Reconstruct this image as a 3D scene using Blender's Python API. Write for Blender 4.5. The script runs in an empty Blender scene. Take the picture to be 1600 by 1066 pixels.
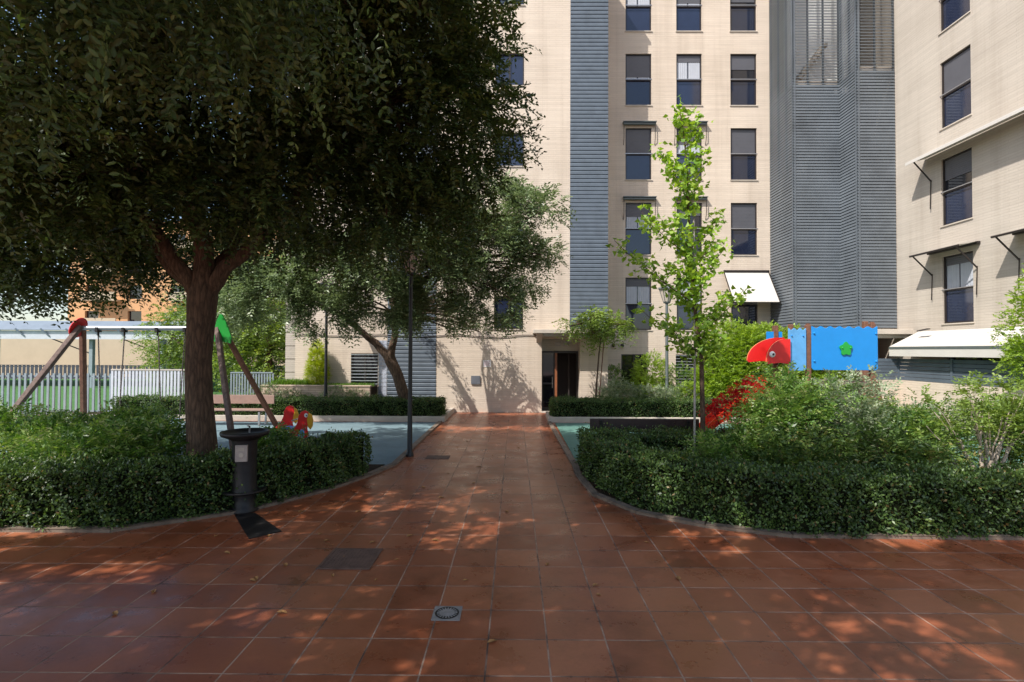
import bpy, math, random
import numpy as np
from mathutils import Vector, Matrix
R = math.radians
random.seed(7)
rng = np.random.default_rng(11)
sc = bpy.context.scene
col = sc.collection

# ---------------------------------------------------------------- camera
H = 2.2
cd = bpy.data.cameras.new('camera'); cam = bpy.data.objects.new('camera', cd); col.objects.link(cam)
cd.sensor_width = 36; cd.lens = 36 * 812 / 1600; cd.clip_start = 0.05; cd.clip_end = 2000
CM = Matrix.Rotation(R(0.35), 4, 'Z') @ Matrix.Rotation(R(90 + 1.06), 4, 'X') @ Matrix.Rotation(R(0.25), 4, 'Z')
CM.translation = Vector((0, 0, H)); cam.matrix_world = CM
sc.camera = cam
sc.render.resolution_x = 1024; sc.render.resolution_y = 682

def ray(px, py):
    return (CM.to_3x3() @ Vector(((px - 800) / 812, -(py - 533) / 812, -1)))
def G(px, py, z=0.0):            # the place on the ground where something in the photograph stands
    d = ray(px, py); return Vector((0, 0, H)) + d * ((z - H) / d.z)
def W(px, py, y):                # the same at a known distance y
    d = ray(px, py); return Vector((0, 0, H)) + d * (y / d.y)

# ---------------------------------------------------------------- light
SUN = Vector((0.50, 0.44, -0.75)).normalized()
w = bpy.data.worlds.new('World'); sc.world = w; w.use_nodes = True
nt = w.node_tree; bg = nt.nodes['Background']
sky = nt.nodes.new('ShaderNodeTexSky'); sky.sky_type = 'NISHITA'; sky.sun_disc = False
sky.sun_elevation = math.asin(-SUN.z); sky.sun_rotation = math.atan2(-SUN.x, -SUN.y) % (2 * math.pi)
sky.altitude = 100; sky.air_density = 1.0; sky.dust_density = 1.5
nt.links.new(sky.outputs[0], bg.inputs[0]); bg.inputs[1].default_value = 0.15
sl = bpy.data.lights.new('sun', 'SUN'); sl.energy = 4.2; sl.angle = R(0.53); sl.color = (1.0, 0.95, 0.89)
so = bpy.data.objects.new('sun', sl); col.objects.link(so); so.rotation_euler = SUN.to_track_quat('-Z', 'Y').to_euler()
sc.view_settings.view_transform = 'Standard'; sc.view_settings.look = 'None'
sc.view_settings.exposure = 0.6; sc.view_settings.gamma = 1

# ---------------------------------------------------------------- materials
def new_mat(name):
    m = bpy.data.materials.new(name); m.use_nodes = True
    return m, m.node_tree, m.node_tree.nodes['Principled BSDF']
def N(nt, t, **k):
    n = nt.nodes.new(t)
    for a, b in k.items():
        if a in n.bl_rna.properties: setattr(n, a, b)
        else: n.inputs[a].default_value = b
    return n
def C4(c): return (c[0], c[1], c[2], 1)
def ramp(nt, stops):
    r = nt.nodes.new('ShaderNodeValToRGB'); e = r.color_ramp.elements
    while len(e) < len(stops): e.new(0.5)
    for i, (p, c) in enumerate(stops): e[i].position = p; e[i].color = C4(c)
    return r
def simple(name, c, rough=0.6, metal=0.0, var=0.12, scale=6.0, bump=0.15, spec=0.5, bscale=40):
    m, nt, b = new_mat(name)
    co = N(nt, 'ShaderNodeTexCoord')
    no = N(nt, 'ShaderNodeTexNoise', Scale=scale, Detail=6.0, Roughness=0.65)
    nt.links.new(co.outputs['Object'], no.inputs['Vector'])
    r = ramp(nt, [(0.25, [x * (1 - var * 1.6) for x in c]), (0.55, c), (0.85, [min(1, x * (1 + var)) for x in c])])
    nt.links.new(no.outputs['Fac'], r.inputs[0]); nt.links.new(r.outputs[0], b.inputs['Base Color'])
    b.inputs['Roughness'].default_value = rough; b.inputs['Metallic'].default_value = metal
    b.inputs['Specular IOR Level'].default_value = spec
    if bump:
        n2 = N(nt, 'ShaderNodeTexNoise', Scale=float(bscale), Detail=4.0)
        nt.links.new(co.outputs['Object'], n2.inputs['Vector'])
        bp = N(nt, 'ShaderNodeBump', Strength=bump, Distance=0.01)
        nt.links.new(n2.outputs['Fac'], bp.inputs['Height']); nt.links.new(bp.outputs[0], b.inputs['Normal'])
    return m
def leafmat(name, stops, trans=0.28, rough=0.45, spec=0.4):
    m, nt, b = new_mat(name)
    at = N(nt, 'ShaderNodeAttribute'); at.attribute_name = 'var'
    n = len(stops); r = ramp(nt, [(i / (n - 1), c) for i, c in enumerate(stops)])
    nt.links.new(at.outputs['Fac'], r.inputs[0]); nt.links.new(r.outputs[0], b.inputs['Base Color'])
    b.inputs['Roughness'].default_value = rough; b.inputs['Specular IOR Level'].default_value = spec
    tr = N(nt, 'ShaderNodeBsdfTranslucent'); hs = N(nt, 'ShaderNodeHueSaturation', Saturation=1.15, Value=1.7, Hue=0.485)
    nt.links.new(r.outputs[0], hs.inputs['Color']); nt.links.new(hs.outputs[0], tr.inputs['Color'])
    mx = N(nt, 'ShaderNodeMixShader'); mx.inputs[0].default_value = trans
    nt.links.new(b.outputs[0], mx.inputs[1]); nt.links.new(tr.outputs[0], mx.inputs[2])
    nt.links.new(mx.outputs[0], nt.nodes['Material Output'].inputs[0])
    return m
def brickmat(name, c, c2, joint, bw=0.48, bh=0.075, axis='x', var=0.5):
    m, nt, b = new_mat(name)
    co = N(nt, 'ShaderNodeNewGeometry'); sp = N(nt, 'ShaderNodeSeparateXYZ'); nt.links.new(co.outputs['Position'], sp.inputs[0])
    ad = N(nt, 'ShaderNodeMath', operation='ADD'); nt.links.new(sp.outputs[0], ad.inputs[0]); nt.links.new(sp.outputs[1], ad.inputs[1])
    cb = N(nt, 'ShaderNodeCombineXYZ'); nt.links.new(ad.outputs[0], cb.inputs[0]); nt.links.new(sp.outputs[2], cb.inputs[1])
    br = N(nt, 'ShaderNodeTexBrick', Scale=1.0); br.inputs['Brick Width'].default_value = bw; br.inputs['Row Height'].default_value = bh
    br.inputs['Mortar Size'].default_value = 0.008; br.inputs['Mortar Smooth'].default_value = 0.3; br.inputs['Bias'].default_value = -0.2
    br.inputs['Color1'].default_value = C4(c); br.inputs['Color2'].default_value = C4(c2); br.inputs['Mortar'].default_value = C4(joint)
    nt.links.new(cb.outputs[0], br.inputs['Vector'])
    # long weathered courses and broad stains
    mp = N(nt, 'ShaderNodeMapping'); mp.inputs['Scale'].default_value = (0.35, 9.0, 1)
    nt.links.new(cb.outputs[0], mp.inputs[0])
    n1 = N(nt, 'ShaderNodeTexNoise', Scale=1.0, Detail=5.0, Roughness=0.7); nt.links.new(mp.outputs[0], n1.inputs['Vector'])
    n2 = N(nt, 'ShaderNodeTexNoise', Scale=0.5, Detail=5.0); nt.links.new(cb.outputs[0], n2.inputs['Vector'])
    r1 = ramp(nt, [(0.3, (0.89, 0.88, 0.87)), (0.65, (1.04, 1.03, 1.02))]); nt.links.new(n1.outputs['Fac'], r1.inputs[0])
    r2 = ramp(nt, [(0.3, (0.90, 0.88, 0.86)), (0.7, (1.04, 1.03, 1.02))]); nt.links.new(n2.outputs['Fac'], r2.inputs[0])
    m1 = N(nt, 'ShaderNodeMix', data_type='RGBA', blend_type='MULTIPLY'); m1.inputs[0].default_value = 1
    nt.links.new(br.outputs[0], m1.inputs[6]); nt.links.new(r1.outputs[0], m1.inputs[7])
    m2 = N(nt, 'ShaderNodeMix', data_type='RGBA', blend_type='MULTIPLY'); m2.inputs[0].default_value = 1
    nt.links.new(m1.outputs[2], m2.inputs[6]); nt.links.new(r2.outputs[0], m2.inputs[7])
    mp3 = N(nt, 'ShaderNodeMapping'); mp3.inputs['Scale'].default_value = (2.2, .10, 1); nt.links.new(cb.outputs[0], mp3.inputs[0])
    n3 = N(nt, 'ShaderNodeTexNoise', Scale=1.0, Detail=6.0, Roughness=0.6); nt.links.new(mp3.outputs[0], n3.inputs['Vector'])
    r3 = ramp(nt, [(0.28, (0.86, 0.845, 0.83)), (0.5, (1, 1, 1)), (0.8, (1.03, 1.03, 1.03))]); nt.links.new(n3.outputs['Fac'], r3.inputs[0])
    m3 = N(nt, 'ShaderNodeMix', data_type='RGBA', blend_type='MULTIPLY'); m3.inputs[0].default_value = 1
    nt.links.new(m2.outputs[2], m3.inputs[6]); nt.links.new(r3.outputs[0], m3.inputs[7])
    nt.links.new(m3.outputs[2], b.inputs['Base Color']); b.inputs['Roughness'].default_value = 0.85
    bp = N(nt, 'ShaderNodeBump', Strength=0.5, Distance=0.01, invert=True)
    nt.links.new(br.outputs['Fac'], bp.inputs['Height']); nt.links.new(bp.outputs[0], b.inputs['Normal'])
    return m
def tilemat():
    m, nt, b = new_mat('terracotta_tiles')
    g = N(nt, 'ShaderNodeNewGeometry'); sp = N(nt, 'ShaderNodeSeparateXYZ'); nt.links.new(g.outputs['Position'], sp.inputs[0])
    T = 0.446
    def mth(op, a, bb=None, c=None):
        n = N(nt, 'ShaderNodeMath', operation=op)
        for i, v in enumerate((a, bb, c)):
            if v is None: continue
            if isinstance(v, (int, float)): n.inputs[i].default_value = v
            else: nt.links.new(v, n.inputs[i])
        return n.outputs[0]
    # a slow wobble so that the joints are not ruler straight
    wn = N(nt, 'ShaderNodeTexNoise', Scale=1.3, Detail=3.0); nt.links.new(g.outputs['Position'], wn.inputs['Vector'])
    wob = mth('MULTIPLY', mth('SUBTRACT', wn.outputs['Fac'], 0.5), 0.006)
    u = mth('DIVIDE', mth('ADD', mth('ADD', sp.outputs[0], 0.195), wob), T)
    v = mth('DIVIDE', mth('ADD', mth('SUBTRACT', sp.outputs[1], 3.554), wob), T)
    def dist(x):
        f = mth('FRACT', x); return mth('MINIMUM', f, mth('SUBTRACT', 1.0, f))
    d = mth('MINIMUM', dist(u), dist(v))
    mr = N(nt, 'ShaderNodeMapRange'); mr.inputs['From Min'].default_value = 0.010; mr.inputs['From Max'].default_value = 0.0165
    nt.links.new(d, mr.inputs['Value']); tile = mr.outputs[0]
    cb = N(nt, 'ShaderNodeCombineXYZ'); nt.links.new(mth('FLOOR', u), cb.inputs[0]); nt.links.new(mth('FLOOR', v), cb.inputs[1])
    wh = N(nt, 'ShaderNodeTexWhiteNoise', noise_dimensions='2D'); nt.links.new(cb.outputs[0], wh.inputs['Vector'])
    n1 = N(nt, 'ShaderNodeTexNoise', Scale=2.2, Detail=8.0, Roughness=0.65); nt.links.new(g.outputs['Position'], n1.inputs['Vector'])
    n2 = N(nt, 'ShaderNodeTexNoise', Scale=28.0, Detail=4.0); nt.links.new(g.outputs['Position'], n2.inputs['Vector'])
    mixv = mth('ADD', mth('MULTIPLY', wh.outputs['Value'], 0.30), mth('ADD', mth('MULTIPLY', n1.outputs['Fac'], 0.66), mth('MULTIPLY', n2.outputs['Fac'], 0.16)))
    cr = ramp(nt, [(0.2, (0.16, 0.045, 0.020)), (0.5, (0.29, 0.087, 0.039)), (0.78, (0.39, 0.138, 0.064)), (1.0, (0.46, 0.20, 0.105))])
    nt.links.new(mixv, cr.inputs[0])
    # joints: pale mortar, dirtier in places
    jr = ramp(nt, [(0.38, (0.07, 0.045, 0.035)), (0.58, (0.44, 0.30, 0.22))]); nt.links.new(n1.outputs['Fac'], jr.inputs[0])
    mx = N(nt, 'ShaderNodeMix', data_type='RGBA'); nt.links.new(tile, mx.inputs[0])
    nt.links.new(jr.outputs[0], mx.inputs[6]); nt.links.new(cr.outputs[0], mx.inputs[7])
    sp_n = N(nt, 'ShaderNodeTexVoronoi', Scale=5.5, feature='F1'); nt.links.new(g.outputs['Position'], sp_n.inputs['Vector'])
    sp_r = ramp(nt, [(0.045, (0.45, 0.42, 0.40)), (0.085, (1, 1, 1))]); nt.links.new(sp_n.outputs['Distance'], sp_r.inputs[0])
    n4 = N(nt, 'ShaderNodeTexNoise', Scale=0.9, Detail=7.0, Roughness=0.75); nt.links.new(g.outputs['Position'], n4.inputs['Vector'])
    st_r = ramp(nt, [(0.36, (0.70, 0.68, 0.66)), (0.50, (1, 1, 1))]); nt.links.new(n4.outputs['Fac'], st_r.inputs[0])
    ma = N(nt, 'ShaderNodeMix', data_type='RGBA', blend_type='MULTIPLY'); ma.inputs[0].default_value = .8; nt.links.new(mx.outputs[2], ma.inputs[6]); nt.links.new(sp_r.outputs[0], ma.inputs[7])
    mb_ = N(nt, 'ShaderNodeMix', data_type='RGBA', blend_type='MULTIPLY'); mb_.inputs[0].default_value = 1; nt.links.new(ma.outputs[2], mb_.inputs[6]); nt.links.new(st_r.outputs[0], mb_.inputs[7])
    nt.links.new(mb_.outputs[2], b.inputs['Base Color'])
    rr = N(nt, 'ShaderNodeMapRange'); rr.inputs['To Min'].default_value = 0.20; rr.inputs['To Max'].default_value = 0.48
    rr.inputs['From Min'].default_value = 0.3; rr.inputs['From Max'].default_value = 0.7
    nt.links.new(n1.outputs['Fac'], rr.inputs['Value'])
    mr2 = N(nt, 'ShaderNodeMix', data_type='FLOAT'); nt.links.new(tile, mr2.inputs[0]); mr2.inputs[2].default_value = 0.9
    nt.links.new(rr.outputs[0], mr2.inputs[3]); nt.links.new(mr2.outputs[0], b.inputs['Roughness'])
    b.inputs['Specular IOR Level'].default_value = 0.55
    hh = mth('ADD', mth('MULTIPLY', tile, 0.8), mth('MULTIPLY', n2.outputs['Fac'], 0.12))
    hh = mth('ADD', hh, mth('MULTIPLY', wh.outputs['Value'], 0.1))
    bp = N(nt, 'ShaderNodeBump', Strength=0.45, Distance=0.005)
    nt.links.new(hh, bp.inputs['Height']); nt.links.new(bp.outputs[0], b.inputs['Normal'])
    return m
def barkmat(name, c):
    m, nt, b = new_mat(name); co = N(nt, 'ShaderNodeTexCoord'); mp = N(nt, 'ShaderNodeMapping'); mp.inputs['Scale'].default_value = (11, 11, 2.2)
    nt.links.new(co.outputs['Object'], mp.inputs[0]); vo = N(nt, 'ShaderNodeTexVoronoi', Scale=1.6, feature='DISTANCE_TO_EDGE')
    no = N(nt, 'ShaderNodeTexNoise', Scale=1.4, Detail=8.0, Roughness=.7); nt.links.new(mp.outputs[0], no.inputs['Vector'])
    ad = N(nt, 'ShaderNodeVectorMath', operation='ADD'); nt.links.new(mp.outputs[0], ad.inputs[0]); nt.links.new(no.outputs['Color'], ad.inputs[1]); nt.links.new(ad.outputs[0], vo.inputs['Vector'])
    mu = N(nt, 'ShaderNodeMath', operation='MULTIPLY'); nt.links.new(vo.outputs['Distance'], mu.inputs[0]); mu.inputs[1].default_value = 1.6
    a2 = N(nt, 'ShaderNodeMath', operation='ADD'); nt.links.new(mu.outputs[0], a2.inputs[0]); nt.links.new(no.outputs['Fac'], a2.inputs[1])
    r = ramp(nt, [(.35, [x * .4 for x in c]), (.7, c), (1.0, [x * 1.5 for x in c])]); nt.links.new(a2.outputs[0], r.inputs[0]); nt.links.new(r.outputs[0], b.inputs['Base Color'])
    b.inputs['Roughness'].default_value = .95; bp = N(nt, 'ShaderNodeBump', Strength=.9, Distance=.02); nt.links.new(a2.outputs[0], bp.inputs['Height']); nt.links.new(bp.outputs[0], b.inputs['Normal'])
    return m
def glassmat(name, c, rough=0.05):
    m = simple(name, c, rough, 0, 0.25, 0.7, 0, 0.8); return m

M = {}
M['tile'] = tilemat()
M['brick'] = brickmat('beige_brick', (0.62, 0.535, 0.440), (0.60, 0.515, 0.423), (0.57, 0.487, 0.40))
M['render'] = brickmat('cream_fine_brick', (0.485, 0.438, 0.376), (0.468, 0.422, 0.362), (0.44, 0.397, 0.34), .5, .075)
M['brick_warm'] = brickmat('beige_brick_plinth', (0.52, 0.42, 0.33), (0.47, 0.37, 0.29), (0.36, 0.27, 0.2))
M['plain_render'] = simple('cream_render', (0.475, 0.43, 0.37), 0.9, 0, 0.05, 1.5, 0.25)
M['orange'] = simple('orange_render', (0.62, 0.34, 0.16), 0.9, 0, 0.08, 0.4, 0.1)
M['concrete'] = simple('pale_concrete', (0.50, 0.44, 0.37), 0.85, 0, 0.12, 3, 0.2)
M['kerb'] = simple('kerb_stone', (0.20, 0.15, 0.11), 0.9, 0, 0.35, 5, 0.3)
M['slat'] = simple('blue_grey_cladding', (0.098, 0.122, 0.150), 0.6, 0.1, 0.15, 2.5, 0.1)
M['louvre'] = simple('steel_grey_louvre', (0.130, 0.148, 0.165), 0.5, 0.2, 0.22, 0.9, 0.05)
M['darkmetal'] = simple('dark_bronze_frame', (0.035, 0.028, 0.026), 0.4, 0.3, 0.1, 8, 0)
M['shutter'] = simple('grey_shutter', (0.12, 0.12, 0.135), 0.6, 0, 0.08, 2, 0)
M['steel'] = simple('steel_rail', (0.45, 0.44, 0.44), 0.35, 0.7, 0.1, 5, 0)
M['glass'] = glassmat('navy_glass', (0.020, 0.027, 0.055), 0.06)  # navy base colour stands in for blue sky reflected in the panes
M['glass_mid'] = glassmat('blue_grey_glass', (0.040, 0.048, 0.075), 0.08)
M['glass_deep'] = glassmat('deep_navy_glass', (0.012, 0.018, 0.040), 0.04)
M['glass_dark'] = glassmat('dark_glass', (0.012, 0.013, 0.018), 0.05)
M['curtain'] = simple('white_curtain', (0.42, 0.44, 0.48), 0.9, 0, 0.06, 3, 0)
M['fabric'] = simple('cream_awning_cloth', (0.55, 0.52, 0.475), 0.85, 0, 0.05, 2, 0.1)
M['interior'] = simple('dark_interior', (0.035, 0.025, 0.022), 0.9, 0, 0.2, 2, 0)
M['brownwood'] = simple('brown_door_wood', (0.26, 0.09, 0.035), 0.5, 0, 0.2, 6, 0)
M['black'] = simple('black_paint', (0.018, 0.018, 0.019), 0.45, 0.2, 0.2, 10, 0.1)
M['iron'] = simple('cast_iron', (0.024, 0.023, 0.024), 0.5, 0.4, 0.25, 9, 0.3)
M['plate'] = simple('engraved_plate', (0.38, 0.33, 0.30), 0.5, 0.2, 0.15, 20, 0.1)
M['lampgrey'] = simple('grey_lamp_paint', (0.13, 0.15, 0.15), 0.5, 0.3, 0.1, 6, 0.05)
M['lampglass'] = simple('lantern_glass', (0.55, 0.48, 0.40), 0.25, 0, 0.15, 6, 0)
M['bark'] = barkmat('brown_bark', (0.095, 0.060, 0.038))
M['bark_pale'] = simple('pale_bark', (0.46, 0.38, 0.30), 0.9, 0, 0.3, 12, 0.6, 0.2, 40)
M['stake'] = simple('grey_stake', (0.36, 0.33, 0.29), 0.9, 0, 0.2, 12, 0.3)
M['woodpost'] = simple('stained_post', (0.19, 0.085, 0.05), 0.7, 0, 0.3, 12, 0.4)
M['woodpost_grey'] = simple('weathered_post', (0.17, 0.115, 0.095), 0.8, 0, 0.35, 14, 0.5)
M['benchwood'] = simple('bench_slats', (0.30, 0.19, 0.15), 0.6, 0, 0.15, 8, 0.2)
M['darkwood'] = simple('dark_bench_wood', (0.030, 0.014, 0.012), 0.55, 0, 0.25, 9, 0.2)
M['red'] = simple('red_panel', (0.70, 0.020, 0.018), 0.35, 0, 0.08, 3, 0.03)
M['rim'] = simple('orange_plate_edge', (0.85, 0.22, 0.10), .4, 0, .05, 3, 0)
M['orange_red'] = simple('orange_red_slide', (0.72, 0.045, 0.012), 0.35, 0, 0.1, 3, 0.03)
M['blue'] = simple('blue_panel', (0.012, 0.25, 0.66), 0.35, 0, 0.06, 3, 0.03)
M['blue_pale'] = simple('pale_blue_wing_lit_panel', (0.11, 0.36, 0.68), 0.4, 0, 0.12, 5, 0.03)  # lighter copy of the blue: brighter light put into the corner panel's colour
M['green'] = simple('green_panel', (0.015, 0.33, 0.045), 0.35, 0, 0.08, 3, 0.03)
M['yellow'] = simple('yellow_panel', (0.75, 0.36, 0.02), 0.35, 0, 0.08, 3, 0.03)
M['white'] = simple('white_paint', (0.78, 0.78, 0.76), 0.5, 0, 0.05, 4, 0)
M['greysteel'] = simple('galvanised', (0.42, 0.45, 0.47), 0.4, 0.6, 0.15, 6, 0.05)
M['fenceblue'] = simple('blue_grey_fence', (0.24, 0.29, 0.31), 0.6, 0.1, 0.1, 5, 0)
M['fencewhite'] = simple('white_fence', (0.52, 0.54, 0.58), 0.6, 0, 0.08, 5, 0)
M['navyfence'] = simple('dark_fence', (0.05, 0.06, 0.085), 0.7, 0, 0.1, 3, 0)
M['soil'] = simple('garden_soil', (0.045, 0.032, 0.022), 1.0, 0, 0.4, 6, 0.8, 0.1, 30)
M['rubber_blue'] = simple('blue_rubber', (0.17, 0.245, 0.27), 0.85, 0, 0.16, 1.2, 0.5, 0.3, 90)
M['rubber_green'] = simple('green_rubber', (0.11, 0.23, 0.19), 0.85, 0, 0.16, 1.2, 0.5, 0.3, 90)
M['turf'] = simple('artificial_turf', (0.075, 0.17, 0.055), 0.95, 0, 0.15, 2, 0.5, 0.1, 60)
M['asphalt'] = simple('grey_ground', (0.16, 0.145, 0.125), 0.95, 0, 0.2, 2, 0.4)
M['teal'] = simple('roof_sheet', (0.20, 0.24, 0.28), 0.5, 0.2, 0.1, 2, 0)
M['beigewall'] = simple('warm_cream_wall', (0.52, 0.42, 0.29), 0.9, 0, 0.06, 1, 0.1)  # plain beige of the boundary wall and balconies
M['pink'] = simple('pink_print', (0.50, 0.24, 0.30), 0.8, 0, 0.1, 10, 0)
M['palegrey'] = simple('pale_grate_plastic', (0.27, 0.26, 0.25), 0.6, 0, 0.2, 20, 0.2)
M['boxgrey'] = simple('slate_box', (0.12, 0.13, 0.15), 0.6, 0, 0.1, 6, 0)
M['glassbrick'] = simple('glass_bricks', (0.42, 0.45, 0.52), 0.2, 0, 0.35, 12, 0.2)
M['chain'] = simple('dull_chain', (0.14, 0.12, 0.11), 0.5, 0.6, 0.2, 20, 0)
M['lid'] = simple('worn_iron_lid', (0.15, 0.09, 0.07), .65, .1, .35, 8, .3)
M['rubberseat'] = simple('blue_seat', (0.06, 0.16, 0.33), 0.7, 0, 0.1, 8, 0)
M['dryleaf'] = simple('dry_leaf', (0.42, 0.21, 0.07), 0.8, 0, 0.35, 25, 0)
M['l_carob'] = leafmat('carob_leaves', [(0.016, 0.032, 0.009), (0.032, 0.058, 0.015), (0.055, 0.092, 0.024), (0.095, 0.145, 0.040), (0.14, 0.17, 0.045)], 0.24, 0.45, 0.4)
M['l_olive'] = leafmat('grey_green_leaves', [(0.060, 0.095, 0.035), (0.115, 0.165, 0.065), (0.19, 0.26, 0.11), (0.32, 0.39, 0.20)], 0.25, 0.4, 0.5)
M['l_hedge'] = leafmat('hedge_leaves', [(0.018, 0.036, 0.010), (0.040, 0.078, 0.020), (0.075, 0.135, 0.034), (0.14, 0.22, 0.05), (0.24, 0.17, 0.06)], 0.28, 0.42, 0.5)
M['l_nandina'] = leafmat('nandina_leaves', [(0.028, 0.070, 0.016), (0.065, 0.145, 0.028), (0.13, 0.24, 0.048), (0.24, 0.35, 0.08), (0.40, 0.38, 0.22)], 0.30, 0.4, 0.5)
M['l_ginkgo'] = leafmat('fan_leaves', [(0.12, 0.22, 0.035), (0.19, 0.33, 0.05), (0.28, 0.44, 0.075), (0.42, 0.56, 0.12)], 0.40, 0.5, 0.3)
M['l_bright'] = leafmat('bright_leaves', [(0.075, 0.13, 0.020), (0.13, 0.20, 0.035), (0.19, 0.28, 0.05), (0.26, 0.34, 0.07)], 0.3, 0.45, 0.4)
M['l_laurel'] = leafmat('laurel_leaves', [(0.12, 0.20, 0.025), (0.20, 0.31, 0.04), (0.29, 0.42, 0.06), (0.38, 0.50, 0.10)], 0.35, 0.45, 0.4)
M['l_thuja'] = leafmat('thuja_sprays', [(0.20, 0.29, 0.015), (0.32, 0.40, 0.022), (0.46, 0.53, 0.04)], 0.3, 0.6, 0.2)
M['l_red'] = leafmat('red_leaves', [(0.30, 0.010, 0.008), (0.50, 0.018, 0.012), (0.66, 0.05, 0.02)], 0.3, 0.45, 0.4)
M['l_silver'] = leafmat('pale_leaves', [(0.10, 0.16, 0.08), (0.18, 0.25, 0.13), (0.30, 0.36, 0.22), (0.45, 0.46, 0.34)], 0.3, 0.45, 0.4)
M['l_grass'] = leafmat('grass_blades', [(0.06, 0.13, 0.02), (0.11, 0.21, 0.03), (0.17, 0.28, 0.05)], 0.35, 0.5, 0.3)
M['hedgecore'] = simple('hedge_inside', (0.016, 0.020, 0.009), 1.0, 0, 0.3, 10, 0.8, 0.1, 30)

# ---------------------------------------------------------------- mesh helpers
class MB:
    def __init__(s): s.v = []; s.f = []; s.m = []; s.sm = []
    def add(s, vs, fs, mi=0, smooth=False):
        o = len(s.v); s.v += [tuple(v) for v in vs]
        for f in fs: s.f.append([o + i for i in f]); s.m.append(mi); s.sm.append(smooth)
        return s
    def box(s, x0, x1, y0, y1, z0, z1, mi=0):
        v = [(x, y, z) for z in (z0, z1) for y in (y0, y1) for x in (x0, x1)]
        return s.add(v, [(0, 2, 3, 1), (4, 5, 7, 6), (0, 1, 5, 4), (2, 6, 7, 3), (0, 4, 6, 2), (1, 3, 7, 5)], mi)
    def quad(s, a, b, c, d, mi=0): return s.add([a, b, c, d], [(0, 1, 2, 3)], mi)
    def bar(s, a, b, w, h, mi=0, up=(0, 0, 1)):           # a straight bar of rectangular section
        a, b, up = Vector(a), Vector(b), Vector(up); t = (b - a).normalized()
        sd = t.cross(up)
        if sd.length < 1e-3: sd = t.cross(Vector((0, 1, 0)))
        sd.normalize(); u = sd.cross(t).normalized()
        v = [p + sd * (i * w / 2) + u * (j * h / 2) for p in (a, b) for i, j in ((-1, -1), (1, -1), (1, 1), (-1, 1))]
        return s.add(v, [(3, 2, 1, 0), (4, 5, 6, 7), (0, 1, 5, 4), (1, 2, 6, 5), (2, 3, 7, 6), (3, 0, 4, 7)], mi)
    def tube(s, pts, rad, n=10, mi=0, caps=True):
        pts = [Vector(p) for p in pts]
        if not isinstance(rad, (list, tuple)): rad = [rad] * len(pts)
        vs = []; prev = None
        for i, p in enumerate(pts):
            t = (pts[min(i + 1, len(pts) - 1)] - pts[max(i - 1, 0)]).normalized()
            a = prev if prev is not None else (Vector((1, 0, 0)) if abs(t.x) < 0.8 else Vector((0, 1, 0)))
            a = (a - t * a.dot(t)).normalized(); prev = a; b = t.cross(a)
            for k in range(n):
                th = 2 * math.pi * k / n; vs.append(p + (a * math.cos(th) + b * math.sin(th)) * rad[i])
        fs = [(i * n + k, i * n + (k + 1) % n, (i + 1) * n + (k + 1) % n, (i + 1) * n + k) for i in range(len(pts) - 1) for k in range(n)]
        s.add(vs, fs, mi, True)
        if caps: s.add(vs[:n], [tuple(range(n))[::-1]], mi); s.add(vs[-n:], [tuple(range(n))], mi)
        return s
    def lathe(s, prof, c=(0, 0, 0), n=24, mi=0, smooth=True):
        vs = [(c[0] + r * math.cos(2 * math.pi * k / n), c[1] + r * math.sin(2 * math.pi * k / n), c[2] + z) for r, z in prof for k in range(n)]
        fs = [(i * n + k, i * n + (k + 1) % n, (i + 1) * n + (k + 1) % n, (i + 1) * n + k) for i in range(len(prof) - 1) for k in range(n)]
        s.add(vs, fs, mi, smooth)
        return s
    def sphere(s, c, r, n=12, mi=0, sc3=(1, 1, 1)):
        vs = []; m = n // 2
        for i in range(m + 1):
            ph = math.pi * i / m
            for k in range(n):
                th = 2 * math.pi * k / n
                vs.append((c[0] + r * sc3[0] * math.sin(ph) * math.cos(th), c[1] + r * sc3[1] * math.sin(ph) * math.sin(th), c[2] + r * sc3[2] * math.cos(ph)))
        fs = [(i * n + k, (i + 1) * n + k, (i + 1) * n + (k + 1) % n, i * n + (k + 1) % n) for i in range(m) for k in range(n)]
        return s.add(vs, fs, mi, True)
    def prism(s, poly, origin, ux, uy, depth, mi=0):      # polygon in plane (ux,uy), extruded along ux x uy
        o, ux, uy = Vector(origin), Vector(ux), Vector(uy); nn = ux.cross(uy).normalized() * depth
        n = len(poly); a = [o + ux * x + uy * y for x, y in poly]; b = [p + nn for p in a]
        fs = [tuple(range(n))[::-1], tuple(range(n, 2 * n))] + [(i, (i + 1) % n, n + (i + 1) % n, n + i) for i in range(n)]
        return s.add(a + b, fs, mi)
    def build(s, name, mats, parent=None, loc=None, bevel=0):
        me = bpy.data.meshes.new(name); me.from_pydata(s.v, [], s.f)
        if not isinstance(mats, (list, tuple)): mats = [mats]
        for m in mats: me.materials.append(m)
        me.polygons.foreach_set('material_index', s.m); me.polygons.foreach_set('use_smooth', s.sm); me.update()
        o = bpy.data.objects.new(name, me); col.objects.link(o)
        if parent: o.parent = parent
        if loc: o.location = loc
        if bevel:
            b = o.modifiers.new('bevel', 'BEVEL'); b.width = bevel; b.segments = 2; b.limit_method = 'ANGLE'
        return o
def tag(o, label=None, cat=None, group=None, kind=None):
    if label: o['label'] = label
    if cat: o['category'] = cat
    if group: o['group'] = group
    if kind: o['kind'] = kind
    return o
def empty(name, loc, label=None, cat=None, group=None, rz=0):
    o = bpy.data.objects.new(name, None); o.empty_display_size = 0.1; col.objects.link(o)
    o.location = loc; o.rotation_euler.z = rz
    return tag(o, label, cat, group)
KIDS = {}
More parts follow.
